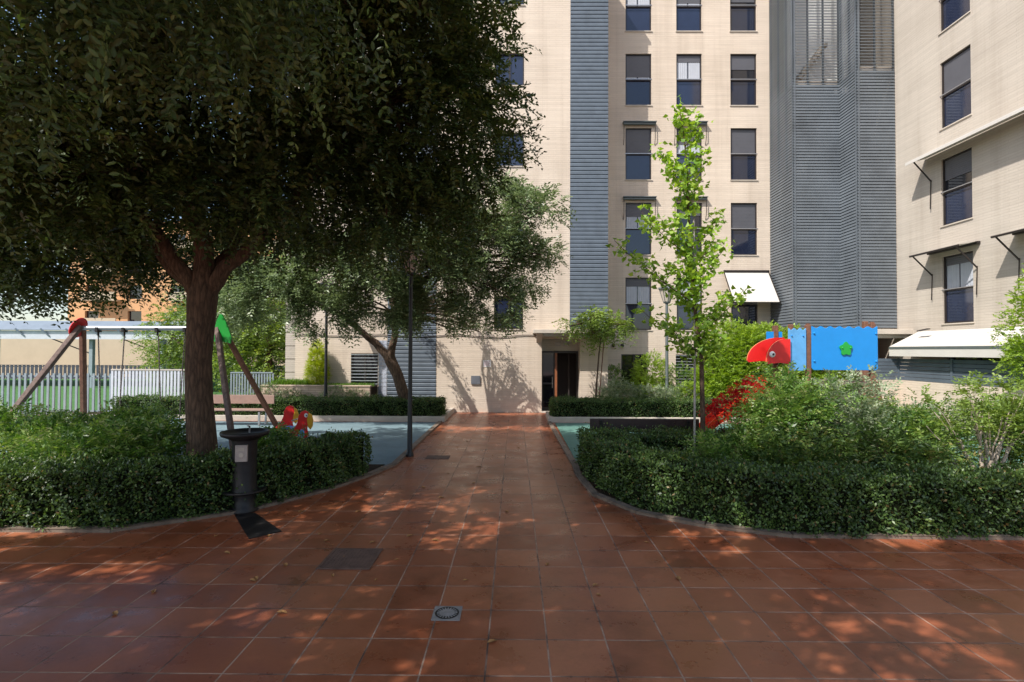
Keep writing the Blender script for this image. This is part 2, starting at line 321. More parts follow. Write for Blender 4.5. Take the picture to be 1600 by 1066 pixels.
def copy_tree(o, parent=None, loc=None):
    c = o.copy(); col.objects.link(c)
    c.parent = parent
    if loc is not None: c.location = loc
    for ch in [x for x in bpy.data.objects if x.parent == o]: copy_tree(ch, c)
    return c

def unit(a): return a / np.maximum(np.linalg.norm(a, axis=1, keepdims=True), 1e-9)
def leaf_obj(name, P, D, Nn, L, Wd, mat, parent=None, var=None, wpos=0.45, fold=0.12, extra=None, hexa=False):
    """one mesh of many small leaves: P base, D axis, Nn normal"""
    n = len(P); D = unit(D); S = unit(np.cross(D, Nn)); Nn = np.cross(S, D)
    L = np.broadcast_to(np.asarray(L, float).reshape(-1, 1), (n, 1)); Wd = np.broadcast_to(np.asarray(Wd, float).reshape(-1, 1), (n, 1))
    lift = Nn * Wd * fold
    if hexa:
        k = 6; V = np.empty((n, 6, 3))
        V[:, 0] = P; V[:, 1] = P + D * L * .28 + S * Wd * .42 + lift; V[:, 2] = P + D * L * .68 + S * Wd * .46 + lift
        V[:, 3] = P + D * L - Nn * L * .08; V[:, 4] = P + D * L * .68 - S * Wd * .46 + lift; V[:, 5] = P + D * L * .28 - S * Wd * .42 + lift
        fl = np.array([0, 1, 2, 3, 0, 3, 4, 5]); fpl = 2
    else:
        k = 4; V = np.empty((n, 4, 3))
        V[:, 0] = P; V[:, 1] = P + D * L * wpos + S * Wd * .5 + lift; V[:, 2] = P + D * L - Nn * L * .06; V[:, 3] = P + D * L * wpos - S * Wd * .5 + lift
        fl = np.array([0, 1, 2, 3]); fpl = 1
    V = V.reshape(-1, 3); loops = (np.arange(n)[:, None] * k + fl[None, :]).ravel()
    nf = n * fpl; var = rng.random(n) if var is None else var
    fv = np.repeat(var, fpl); mi = np.zeros(nf, np.int32); starts = np.arange(nf) * 4; tot = np.full(nf, 4)
    mats = [mat]
    if extra:                                              # extra MB geometry (twigs, core) with its material
        mb, m2 = extra; mats.append(m2); o = len(V); V = np.vstack([V, np.array(mb.v)]) if mb.v else V
        ls = len(loops); l2 = []; st2 = []; t2 = []
        for f in mb.f: st2.append(ls + len(l2)); t2.append(len(f)); l2 += [o + i for i in f]
        loops = np.concatenate([loops, np.array(l2, dtype=loops.dtype)]); starts = np.concatenate([starts, st2]); tot = np.concatenate([tot, t2])
        fv = np.concatenate([fv, np.zeros(len(mb.f))]); mi = np.concatenate([mi, np.ones(len(mb.f), np.int32)])
    me = bpy.data.meshes.new(name); me.vertices.add(len(V)); me.vertices.foreach_set('co', V.astype(np.float32).ravel())
    me.loops.add(len(loops)); me.loops.foreach_set('vertex_index', loops.astype(np.int32))
    me.polygons.add(len(starts)); me.polygons.foreach_set('loop_start', starts.astype(np.int32)); me.polygons.foreach_set('loop_total', tot.astype(np.int32))
    me.polygons.foreach_set('material_index', mi.astype(np.int32))
    for m in mats: me.materials.append(m)
    me.update(calc_edges=True)
    a = me.attributes.new('var', 'FLOAT', 'FACE'); a.data.foreach_set('value', fv.astype(np.float32))
    o = bpy.data.objects.new(name, me); col.objects.link(o)
    if parent: o.parent = parent
    return o
def sprigs(A, T, slen, nl, L, Wd, droop=0.25, spread=0.9, jit=0.35):
    """leaflets in two rows along each sprig"""
    m = len(A); T = unit(T); up = np.array([0, 0, 1.0])
    S = np.cross(T, up) + rng.normal(0, .25, (m, 3)); S = unit(S); Nn = unit(np.cross(S, T))
    slen = np.broadcast_to(np.asarray(slen, float).reshape(-1, 1), (m, 1))
    Ps = []; Ds = []; Ns = []; cv = rng.random(m); Vs = []
    for j in range(nl):
        t = (j // 2 + 0.6) / (nl / 2 + .2); sg = 1 if j % 2 else -1
        P = A + T * slen * t - up * (slen * droop * t * t)
        D = T * .55 + S * sg * spread - up * .25 * droop + rng.normal(0, jit, (m, 3)) * .6
        Ps.append(P); Ds.append(D); Ns.append(Nn + rng.normal(0, jit, (m, 3))); Vs.append(np.clip(cv * .65 + rng.random(m) * .35, 0, 1))
    P = np.vstack(Ps); D = np.vstack(Ds); Nn = np.vstack(Ns); n = len(P)
    return P, D, Nn, L * rng.uniform(.7, 1.2, n), Wd * rng.uniform(.8, 1.15, n), np.concatenate(Vs)
def blob_pts(blobs, n, shell=0.45):
    """anchors in a union of ellipsoids, crowded towards the outside"""
    vol = np.array([b[3] * b[4] * b[5] for b in blobs]) ** .75; cnt = rng.multinomial(n, vol / vol.sum())
    A = []; O = []
    for b, k in zip(blobs, cnt):
        d = unit(rng.normal(0, 1, (k, 3))); r = 1 - shell * rng.random((k, 1)) ** 1.4
        r *= 1 + .10 * np.sin(d[:, :1] * 7 + b[0]) * np.cos(d[:, 1:2] * 6 + b[1]) + rng.normal(0, .05, (k, 1))
        A.append(np.array(b[:3]) + d * r * np.array(b[3:6])); O.append(d)
    return np.vstack(A), np.vstack(O)
def B(x, y, z, r, ry=None, rz=None): return (x, y, z, r, ry or r, rz or r * .85)
def branch(mb, a, b, r0, r1, sag=0.15, n=6, wob=0.08, seg=8):
    a, b = Vector(a), Vector(b); pts = []; rs = []; ln = (b - a).length
    for i in range(n + 1):
        t = i / n; p = a.lerp(b, t) + Vector((random.uniform(-1, 1), random.uniform(-1, 1), random.uniform(-.5, .5))) * wob * ln * .3 * (0 if i in (0, n) else 1)
        p.z += sag * ln * math.sin(t * math.pi) * .5; pts.append(p); rs.append(r0 + (r1 - r0) * t ** .8)
    mb.tube(pts, rs, seg); return pts

# ---------------------------------------------------------------- setting: ground, plaza, beds
def sheet(name, poly, z, mat, thick=0.0):
    mb = MB()
    if thick: mb.prism(poly, (0, 0, z - thick), (1, 0, 0), (0, 1, 0), thick)
    else: mb.add([(x, y, z) for x, y in poly], [tuple(range(len(poly)))])
    return tag(mb.build(name, mat), kind='structure')
sheet('ground', [(-400, -400), (400, -400), (400, 400), (-400, 400)], -0.03, M['asphalt'])
sheet('plaza', [(-16, -14), (16, -14), (16, 21), (-16, 21)], 0.0, M['tile'])
sheet('playground_surface', [(-15, 9.9), (-2.32, 9.9), (-2.32, 15.85), (-15, 15.85)], 0.008, M['rubber_blue'])
sheet('playground_surface', [(1.22, 9.95), (12.6, 9.95), (12.6, 15.85), (1.22, 15.85)], 0.008, M['rubber_green'])
def kerb_line(pts, wdt=0.10, h=0.045):
    mb = MB(); pts = [Vector((p[0], p[1], 0)) for p in pts]; n = len(pts); L_ = []; R_ = []
    for i, p in enumerate(pts):
        t1 = (p - pts[i - 1]).normalized() if i else (pts[1] - p).normalized(); t2 = (pts[i + 1] - p).normalized() if i < n - 1 else t1
        nn = Vector((-(t1.y + t2.y), t1.x + t2.x, 0)).normalized(); k = 1 / max(.5, nn.dot(Vector((-t1.y, t1.x, 0))))
        L_.append(p + nn * wdt / 2 * k); R_.append(p - nn * wdt / 2 * k)
    for i in range(n - 1):
        a, b, c, d = L_[i], L_[i + 1], R_[i + 1], R_[i]; up = Vector((0, 0, h)); dn = Vector((0, 0, -.02))
        mb.add([a + dn, b + dn, c + dn, d + dn, a + up, b + up, c + up, d + up], [(4, 7, 6, 5), (0, 1, 5, 4), (2, 3, 7, 6), (0, 4, 7, 3), (1, 2, 6, 5)])
    return tag(mb.build('kerb', M['kerb'], bevel=.008), kind='structure')
LP = [(-15, 6.28), (-4.85, 6.28), (-3.65, 7.05), (-2.95, 8.1), (-2.55, 9.1), (-2.3, 9.95), (-2.28, 15.95)]
RP = [(1.05, 15.95), (1.15, 9.95), (1.12, 9.2), (1.22, 7.95), (1.68, 7.1), (2.4, 6.58), (3.3, 6.25), (15, 6.16)]
kerb_line(LP); kerb_line(RP)
sheet('flower_bed', [(-15, 6.35), (-4.83, 6.35), (-3.7, 7.12), (-3.02, 8.15), (-2.62, 9.1), (-2.45, 9.9), (-15, 9.9)], 0.03, M['soil'])
sheet('flower_bed', [(1.22, 9.9), (1.2, 9.2), (1.3, 8.0), (1.75, 7.17), (2.45, 6.66), (3.33, 6.33), (12.7, 6.24), (12.7, 9.9)], 0.03, M['soil'])
# raised beds in front of the building
def raised_bed(x0, x1, y0, y1, h, side):
    mb = MB(); t = .14
    mb.box(x0, x1, y0, y0 + t, 0, h)
    mb.box(*( (x1 - t, x1) if side == 'r' else (x0, x0 + t)), y0 + t, y1, 0, h)
    tag(mb.build('planter_wall', M['concrete'], bevel=.01), kind='structure')
    sheet('flower_bed', [(x0 + .01, y0 + .1), (x1 - .01, y0 + .1), (x1 - .01, y1), (x0 + .01, y1)], h - .06, M['soil'])
raised_bed(-14, -2.15, 15.95, 18.48, .17, 'r')
raised_bed(1.03, 11.3, 15.95, 17.45, .17, 'l')
sheet('flower_bed', [(3.5, 17.4), (9.8, 17.4), (9.8, 20.0), (3.5, 20.0)], 0.12, M['soil'])

# ---------------------------------------------------------------- hedges
def hedge(pts, width, h, label, dens=3300, ls=.046, z0=.03, group=None, closed_end=True):
    pts = [Vector((p[0], p[1], 0)) for p in pts]; n = len(pts); core = MB(); Ps = []; Ns = []
    Lp = []; Rp = []
    for i, p in enumerate(pts):
        t1 = (p - pts[i - 1]).normalized() if i else (pts[1] - p).normalized(); t2 = (pts[i + 1] - p).normalized() if i < n - 1 else t1
        nn = Vector((-(t1.y + t2.y), t1.x + t2.x, 0)).normalized(); k = 1 / max(.5, nn.dot(Vector((-t1.y, t1.x, 0))))
        Lp.append(p + nn * width / 2 * k); Rp.append(p - nn * width / 2 * k)
    def ins(a, b, f): return a.lerp(b, f)
    for i in range(n - 1):
        a, b = ins(Lp[i], Rp[i], .1), ins(Lp[i + 1], Rp[i + 1], .1); c, d = ins(Rp[i + 1], Lp[i + 1], .1), ins(Rp[i], Lp[i], .1)
        lo = Vector((0, 0, z0)); hi = Vector((0, 0, z0 + h - .07))
        if i == 0: q = (b - a).normalized() * .06; a = a + q; d = d + q
        if i == n - 2: q = (b - a).normalized() * .06; b = b - q; c = c - q
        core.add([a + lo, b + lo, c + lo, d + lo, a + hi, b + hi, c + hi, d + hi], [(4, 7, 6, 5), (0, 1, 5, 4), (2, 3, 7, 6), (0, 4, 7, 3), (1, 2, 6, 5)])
    def facepts(a, b, c, d, nrm):
        ar = (b - a).length * (d - a).length; k = int(ar * dens)
        u = rng.random((k, 1)); v = rng.random((k, 1)); a, b, c, d = map(np.array, (a, b, c, d))
        P = a * (1 - u) * (1 - v) + b * u * (1 - v) + c * u * v + d * (1 - u) * v; nr = np.array(nrm)
        bumpy = .035 * (np.sin(P[:, :1] * 5.1 + P[:, 2:3] * 4) * np.sin(P[:, 1:2] * 4.3 + 1) + .6 * np.sin(P[:, :1] * 13 + P[:, 1:2] * 11 + P[:, 2:3] * 9))
        hole = np.sin(P[:, 0] * 7.3 + 2 * np.sin(P[:, 2] * 5)) * np.sin(P[:, 2] * 11 + P[:, 1] * 6) + .5 * np.sin(P[:, 0] * 17 + P[:, 1] * 15)
        kp = (hole < .75) | (rng.random(k) < .45); P = P[kp]; bumpy = bumpy[kp] * 1.5; k = len(P)
        P = P + nr * (bumpy + rng.normal(0, .022, (k, 1)) - .02 + (rng.random((k, 1)) < .05) * rng.random((k, 1)) * .11)
        Ps.append(P); Ns.append(np.broadcast_to(nr, (k, 3)))
    lo = Vector((0, 0, z0)); hi = Vector((0, 0, z0 + h))
    for i in range(n - 1):
        t = (pts[i + 1] - pts[i]).normalized(); sd = Vector((-t.y, t.x, 0))
        facepts(Lp[i] + lo, Lp[i + 1] + lo, Lp[i + 1] + hi, Lp[i] + hi, sd)
        facepts(Rp[i] + lo, Rp[i + 1] + lo, Rp[i + 1] + hi, Rp[i] + hi, -sd)
        facepts(Lp[i] + hi, Lp[i + 1] + hi, Rp[i + 1] + hi, Rp[i] + hi, Vector((0, 0, 1)))
        if i == 0: facepts(Lp[0] + lo, Rp[0] + lo, Rp[0] + hi, Lp[0] + hi, -t)
        if i == n - 2: facepts(Lp[-1] + lo, Rp[-1] + lo, Rp[-1] + hi, Lp[-1] + hi, t)
    P = np.vstack(Ps); Nn = np.vstack(Ns); k = len(P)
    D = Nn * .7 + rng.normal(0, .6, (k, 3)) + np.array([0, 0, .25]); LN = Nn + rng.normal(0, .55, (k, 3)) + np.array([0, 0, .4])
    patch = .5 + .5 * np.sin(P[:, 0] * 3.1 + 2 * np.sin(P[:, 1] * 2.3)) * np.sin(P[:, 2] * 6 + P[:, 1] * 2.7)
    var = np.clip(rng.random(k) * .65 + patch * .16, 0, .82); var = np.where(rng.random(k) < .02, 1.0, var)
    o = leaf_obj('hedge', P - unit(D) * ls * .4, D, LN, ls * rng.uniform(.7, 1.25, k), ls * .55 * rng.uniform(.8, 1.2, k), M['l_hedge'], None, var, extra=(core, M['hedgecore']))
    return tag(o, label, 'hedge', group)
hedge([(-13.5, 6.66), (-4.96, 6.66), (-3.93, 7.34), (-3.27, 8.3), (-2.93, 9.3)], .78, .68, 'dark clipped hedge edging the left planting bed, beside the drinking fountain')
hedge([(6.0, 9.72), (1.62, 9.72), (1.62, 9.1), (1.72, 8.2), (2.05, 7.45), (2.65, 6.93), (3.46, 6.59), (13, 6.51)], .76, .66, 'dark clipped hedge curving round the right planting bed in front of the leafy bushes')
hedge([(-12.5, 16.5), (-2.25, 16.5)], .85, .56, 'long clipped hedge behind the bench and the blue play surface', z0=.11, dens=2200, ls=.045)
hedge([(1.15, 16.55), (8.5, 16.55)], .95, .56, 'sunlit clipped hedge between the entrance door and the green play surface', z0=.11, dens=2200, ls=.045)
hedge([(-10.0, 10.8), (-7.6, 10.8)], .7, .8, 'small leafy hedge under the swing beam beside the big trunk', z0=0, dens=1800, ls=.05)

# ---------------------------------------------------------------- buildings
def wall_holes(u0, u1, v0, v1, holes, depth=.14, mi=0):
    """wall in local coordinates: u = x, outward = -y, v = z; openings with reveals"""
    us = sorted({u0, u1} | {h[0] for h in holes} | {h[1] for h in holes}); vs = sorted({v0, v1} | {h[2] for h in holes} | {h[3] for h in holes})
    mb = MB()
    for i in range(len(us) - 1):
        for j in range(len(vs) - 1):
            a, b, c, d = us[i], us[i + 1], vs[j], vs[j + 1]; mu, mv = (a + b) / 2, (c + d) / 2
            if any(h[0] < mu < h[1] and h[2] < mv < h[3] for h in holes): continue
            mb.quad((a, 0, c), (b, 0, c), (b, 0, d), (a, 0, d), mi)
    for a, b, c, d in holes:
        mb.quad((a, 0, c), (a, depth, c), (a, depth, d), (a, 0, d), mi); mb.quad((b, 0, c), (b, 0, d), (b, depth, d), (b, depth, c), mi)
        mb.quad((a, 0, c), (b, 0, c), (b, depth, c), (a, depth, c), mi); mb.quad((a, 0, d), (a, depth, d), (b, depth, d), (b, 0, d), mi)
    return mb
def window(parent, x, y, z, wd, ht, rz=0, drop=.5, curtain=False, mullion=False, rail=True, split=.52, grille=False, glass='glass'):
    """origin at the sill centre on the wall plane; recessed"""
    f = MB(); d = .10; t = .045
    f.box(-wd / 2, -wd / 2 + t, d - .05, d + .03, 0, ht).box(wd / 2 - t, wd / 2, d - .05, d + .03, 0, ht)
    f.box(-wd / 2 + t, wd / 2 - t, d - .05, d + .03, 0, t).box(-wd / 2 + t, wd / 2 - t, d - .05, d + .03, ht - t, ht)
    if mullion: f.box(-.03, .03, d - .04, d + .03, t, ht - t)
    elif rail: f.box(-wd / 2 + t, wd / 2 - t, d - .04, d + .03, ht * .5 - .03, ht * .5 + .02)
    o = f.build('window', M['darkmetal'], parent); o.location = (x, y, z); o.rotation_euler.z = rz
    g = MB(); 
    if rail: g.quad((-wd / 2 + t, d - .01, t), (wd / 2 - t, d - .01, t), (wd / 2 - t, d - .01, ht * .5 - .03), (-wd / 2 + t, d - .01, ht * .5 - .03), 0)
    z1 = ht * .5 + .02 if rail else t
    g.quad((-wd / 2 + t, d + .01, z1), (wd / 2 - t, d + .01, z1), (wd / 2 - t, d + .01, ht - t), (-wd / 2 + t, d + .01, ht - t), 1)
    g.build('pane', [M[glass], M['glass_dark'] if rail else M[glass]], o)
    if drop > 0:
        s = MB(); zz = ht - t; zb = zz - (ht * .5 if rail else ht) * drop * .97; k = 0; n = max(3, int((zz - zb) / .055))
        for k in range(n):
            a = zb + (zz - zb) * k / n; b = zb + (zz - zb) * (k + 1) / n
            s.add([(-wd / 2 + t, d - .012, a), (wd / 2 - t, d - .012, a), (wd / 2 - t, d - .022, b - .006), (-wd / 2 + t, d - .022, b - .006)], [(0, 1, 2, 3)])
        s.build('shutter', M['shutter'], o)
    if curtain:
        c = MB(); n = 22; z0c, z1c = (ht * .5 + .03, ht * .5 + (ht * .5 - t) * (1 - drop)) if rail else (t, ht - t); pv = None
        for k in range(n):
            xa = -wd / 2 + t + (wd - 2 * t) * k / n; xb = -wd / 2 + t + (wd - 2 * t) * (k + 1) / n
            if n * .42 < k < n * .5: continue
            c.quad((xa, d + .004 - .006 * (k % 2), z0c), (xb, d + .004 - .006 * ((k + 1) % 2), z0c), (xb, d + .004 - .006 * ((k + 1) % 2), z1c), (xa, d + .004 - .006 * (k % 2), z1c))
        c.build('curtain', M['curtain'], o)
    if rail:
        r = MB(); r.box(-wd / 2 - .01, wd / 2 + .01, -.015, .01, ht * .5 - .005, ht * .5 + .02); r.build('rail', M['steel'], o)
    if grille:
        r = MB()
        for k in range(10): zz = .06 + (ht - .12) * k / 9; r.box(-wd / 2, wd / 2, -.02, .0, zz, zz + .03)
        r.build('grille', M['greysteel'], o)
    s = MB(); s.box(-wd / 2 - .03, wd / 2 + .03, -.035, d - .052, -.035, -.002); s.build('sill', M['concrete'], o)
    return o
def awning_rolled(parent, x, y, z, wd, rz=0, arm=.55, out=.06, tilt=-.2):
    o = MB().tube([(-wd / 2, -.10, 0), (wd / 2, -.10, 0)], .055, 10).box(-wd / 2 - .02, wd / 2 + .02, -.19, -.0, .05, .075).build('awning', M['lampgrey'], parent)
    o.location = (x, y, z); o.rotation_euler.z = rz
    for s in (-1, 1):
        MB().bar((s * (wd / 2 - .02), -.10, -.02), (s * (wd / 2 - .02), -.04 - out, -arm), .022, .022).bar((s * (wd / 2 - .02), -.04 - out, -arm), (s * (wd / 2 - .02), -.01, -arm - .25), .02, .02).build('arm', M['darkmetal'], o)
    return o
def slats(x0, x1, z0, z1, per=.145, th=.024):
    mb = MB(); n = int((z1 - z0) / per)
    mb.box(x0, x1, -.004, .02, z0, z1, 0)
    for k in range(n):
        z = z0 + k * per
        mb.add([(x0, -.006, z + .012), (x1, -.006, z + .012), (x1, -th, z + .03), (x0, -th, z + .03), (x0, -th, z + per - .03), (x1, -th, z + per - .03), (x1, -.006, z + per - .002), (x0, -.006, z + per - .002)],
               [(0, 1, 2, 3), (3, 2, 5, 4), (4, 5, 6, 7)], 0)
        mb.quad((x0, -.006, z + .012), (x0, -th, z + .03), (x0, -th, z + per - .03), (x0, -.006, z + per - .002)); mb.quad((x1, -.006, z + .012), (x1, -.006, z + per - .002), (x1, -th, z + per - .03), (x1, -th, z + .03))
    return mb
Y0, Y1, ST = 18.5, 20.1, 2.92
bl = empty('apartment_building', (0, Y0, 0), 'beige brick apartment block with blue-grey slatted strips at the end of the path', 'building')
XL, XS, XC = -8.2, 1.94, 3.3
wins = [(-.76, .28, 2.97 + ST * k, 4.15 + ST * k) for k in range(5)]
wl = (-5.85, -4.88, .92, 2.08)
door = (.95, 2.3, 0.02, 2.62)
wm = wall_holes(XL, XS, 0, 17.0, wins + [wl], .14)
# cut the door out: wall right of it and over it
wm2 = wall_holes(XL, -4.88, 0, 17.0, [wl[:1] + (-4.881,) + wl[2:]], .14)
def facade(x0, x1, z0, z1, holes, name='wall', mat='brick', y=0, parent=None, depth=.14):
    o = wall_holes(x0, x1, z0, z1, holes, depth).build(name, M[mat], parent or bl); o.location = (0, y, 0); return o
facade(XL + .35, XC, 0, 17.0, wins + [wl, door, (-4.6, -2.82, 0, 17.0)][:-1] , depth=.14)
# outer faces: left corner with rusticated quoins, right return, roof, top
q = MB()
for k in range(36):
    q.box(XL, XL + .35, -.0, .5, k * .47, k * .47 + .43); q.box(XL + .02, XL + .35, .02, .5, k * .47 + .43, k * .47 + .47)
q.build('corner_pier', M['render'], bl)
rt = MB(); rt.quad((XC, 0, 0), (XC, 1.599, 0), (XC, 1.599, 17), (XC, 0, 17)); rt.quad((XL, .5, 0), (XL, 0.5, 17), (XL, 12, 17), (XL, 12, 0)); rt.quad((XL, .001, 17), (XC, .001, 17), (XC, 12, 17), (XL, 12, 17)); rt.quad((XC, 1.6, 0), (XC, 12, 0), (XC, 12, 17), (XC, 1.6, 17))
rt.quad((XL, 12, 0), (XL, 12, 17), (XC, 12, 17), (XC, 12, 0))
rt.build('side_wall', M['brick'], bl)
MB().box(XL - .05, XC + .05, -.08, .2, 17.0, 17.12).build('parapet', M['concrete'], bl)
for i, (a, b, c, d) in enumerate(wins): window(bl, (a + b) / 2, 0, c, b - a, d - c, 0, 0, False, True, False, glass='glass')
window(bl, (wl[0] + wl[1]) / 2, 0, wl[2], wl[1] - wl[0], wl[3] - wl[2], 0, 0, False, True, False, grille=True, glass='glass_dark')
slats(XS, XC, 2.98, 17.0).build('slatted_strip', M['slat'], bl)
slats(-4.55, -2.82, 0.02, 17.0).build('slatted_strip', M['slat'], bl)
gb = MB()
for k in range(16):
    for j in range(2): gb.box(-4.86 + j * .15, -4.72 + j * .15, -.012, .0, .15 + k * .15, .29 + k * .15)
gb.build('glass_brick_strip', M['glassbrick'], bl)
# entrance: recess, ceiling, leaves
er = MB(); D2 = 1.25
er.quad((door[0], .14, 0.02), (door[0], D2, 0.02), (door[0], D2, 2.62), (door[0], .14, 2.62)); er.quad((door[1], .14, .02), (door[1], .14, 2.62), (door[1], D2, 2.62), (door[1], D2, .02))
er.quad((door[0], .14, 2.62), (door[0], D2, 2.62), (door[1], D2, 2.62), (door[1], .14, 2.62)); er.quad((door[0], .14, .02), (door[1], .14, .02), (door[1], D2, .02), (door[0], D2, .02))
er.box(door[0], door[1], .35, .45, 2.2, 2.615)
er.build('porch', M['render'], bl)
MB().box(.93, 2.32, -.14, .1, 0.012, .05).build('threshold', M['concrete'], bl)
df = MB(); df.box(.96, 1.02, .45, .52, .04, 2.19).box(2.24, 2.29, .45, .52, .04, 2.19).box(1.02, 2.24, .45, .52, 2.12, 2.19).box(1.40, 1.44, .45, .52, .04, 2.12).box(1.02, 1.4, .46, .51, .98, 1.04).box(1.02, 1.4, .46, .51, .04, .14)
dr = df.build('door', M['darkmetal'], bl)
MB().quad((1.02, .49, .14), (1.40, .49, .14), (1.40, .49, 2.12), (1.02, .49, 2.12)).build('pane', M['glass_dark'], dr)
MB().box(1.445, 1.53, .40, .52, .04, 2.119).build('leaf_edge', M['brownwood'], dr)
MB().box(1.535, 1.95, .56, 1.2, .04, 2.119).build('open_leaf', M['darkmetal'], dr) if False else None
MB().tube([(1.36, .44, .85), (1.36, .44, 1.25)], .015).build('handle', M['steel'], dr)
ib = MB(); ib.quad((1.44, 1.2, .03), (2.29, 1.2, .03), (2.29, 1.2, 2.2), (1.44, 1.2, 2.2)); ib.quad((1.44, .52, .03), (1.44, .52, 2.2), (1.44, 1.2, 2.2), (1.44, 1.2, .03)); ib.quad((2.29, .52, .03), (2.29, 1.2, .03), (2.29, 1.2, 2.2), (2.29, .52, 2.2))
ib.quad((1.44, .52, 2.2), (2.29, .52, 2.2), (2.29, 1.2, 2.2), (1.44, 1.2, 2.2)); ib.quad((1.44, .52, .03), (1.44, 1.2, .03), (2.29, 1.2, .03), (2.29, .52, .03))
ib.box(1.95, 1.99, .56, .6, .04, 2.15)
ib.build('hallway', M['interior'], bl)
# canopy over the door
cp = MB(); cp.box(.62, 3.34, -.78, -.002, 2.80, 2.93, 0)
cp.add([(.75, -.7, 2.8), (.75, -.002, 2.8), (.75, -.002, 2.5), (.95, -.7, 2.8), (.95, -.002, 2.8), (.95, -.002, 2.5)], [(0, 1, 2), (3, 5, 4), (0, 2, 5, 3)], 0)
cp.box(.95, 3.3, -.66, -.002, 2.70, 2.797, 0)
cp.build('canopy', M['concrete'], bl, bevel=.01)
for xx in (1.44, 1.74): MB().box(xx, xx + .2, .32, .348, 2.36, 2.53).build('vent_plate', M['plate'], bl)
MB().sphere((1.72, .05, 2.66), .06, 12).build('porch_light', M['lampglass'], bl)
# sagging cable
cb = MB(); pts = [(x, -.03, 2.72 + .035 * math.sin((x + 8) * 2.4) - .02 * ((x * .31) % 1)) for x in np.linspace(-7.9, .7, 40)]; cb.tube(pts, .014, 6); cb.build('cable', M['darkmetal'], bl)
MB().box(-1.56, -1.24, -.05, -.002, 1.0, 1.30).box(-1.54, -1.26, -.054, -.0505, 1.02, 1.28).build('meter_box', M['boxgrey'], bl)
nt_ = MB().box(-1.14, -.86, -.012, -.002, 1.62, 1.86); no = nt_.build('notice', M['white'], bl)
k_ = MB()
for i in range(5): k_.box(-1.11, -.89 - .04 * (i % 2), -.0145, -.0125, 1.81 - i * .04, 1.823 - i * .04)
k_.build('printed_lines', M['pink'], no)
MB().box(-7.6, .94, -.02, -.001, .015, .10).build('skirting', M['brownwood'], bl) if False else None

# rear wing: set back 1.3 m, with the main window grid
def col_x(px): return (px - 805) / 812 * 20.1
cols = [(4.26, 5.27), (6.24, 7.23), (8.34, 9.36)]
rw = [(a, b, 3.02 + ST * k, 5.05 + ST * k) for k in range(6) for a, b in cols]
rw += [(4.1, 5.1, .85, 2.08), (6.2, 7.1, .95, 2.08)]
facade(XC + .001, 14, 0, 22, rw, y=Y1 - Y0, depth=.14)
mb = MB(); mb.quad((XC, Y1 - Y0 + .002, 17.001), (XC, 14, 17), (XC, 14, 22), (XC, Y1 - Y0, 22)); mb.quad((XC, Y1 - Y0, 22), (14, Y1 - Y0, 22), (14, 14, 22), (XC, 14, 22)); mb.build('rear_wing_top', M['brick'], bl)
state = {(0, 0): (.3, 1), (0, 1): (.5, 1), (0, 2): (.92, 0), (0, 3): (.85, 1), (0, 4): (.2, 1), (1, 0): (.15, 1), (1, 3): (.25, 1), (2, 0): (.6, 0), (2, 1): (.95, 0), (2, 2): (.97, 0), (2, 3): (.55, 0), (2, 4): (.8, 0)}
for k in range(6):
    for c, (a, b) in enumerate(cols):
        dr_, cu = state.get((c, k), (.45 + .13 * ((k * 5 + c * 3) % 4), (k + c) % 2)); window(bl, (a + b) / 2, Y1 - Y0, 3.02 + ST * k, b - a, 2.03, 0, dr_, bool(cu), glass=['glass', 'glass_mid', 'glass_deep', 'glass'][(k * 2 + c * 3 + k * c) % 4])
window(bl, 4.6, Y1 - Y0, .85, 1.0, 1.23, 0, 0, False, True, False, glass='glass_dark'); window(bl, 6.65, Y1 - Y0, .95, .9, 1.13, 0, 0, False, True, False, grille=True, glass='glass_dark')
for c in (0, 1):
    for k in (1, 2): awning_rolled(bl, sum(cols[c]) / 2 + .02, Y1 - Y0, 5.17 + ST * k, 1.25)
# a lowered white awning over the low right window
aw = MB(); za, zb, ya, yb = 5.25, 4.05, Y1 - Y0 - .1, Y1 - Y0 - .95; x0, x1 = 8.05, 9.72
aw.add([(x0, ya, za), (x1, ya, za), (x1, yb, zb), (x0, yb, zb), (x0, ya, za - .02), (x1, ya, za - .02), (x1, yb, zb - .02), (x0, yb, zb - .02)], [(0, 3, 2, 1), (4, 5, 6, 7), (0, 1, 5, 4), (2, 3, 7, 6), (0, 4, 7, 3), (1, 2, 6, 5)])
ao = aw.build('awning', M['fabric'], bl)
MB().tube([(x0 - .03, ya, za + .04), (x1 + .03, ya, za + .04)], .05).build('roller', M['darkmetal'], ao)
for xx in (x0 - .02, x1 + .02): MB().bar((xx, ya, za), (xx, yb, zb), .03, .03).build('arm', M['darkmetal'], ao)
for i, xx in enumerate((3.78, 4.12)):
    MB().sphere((xx, Y1 - Y0 - .1, 2.42), .075, 10).tube([(xx, Y1 - Y0, 2.45), (xx, Y1 - Y0 - .1, 2.42)], .02).build('wall_lamp', M['darkmetal'], bl)

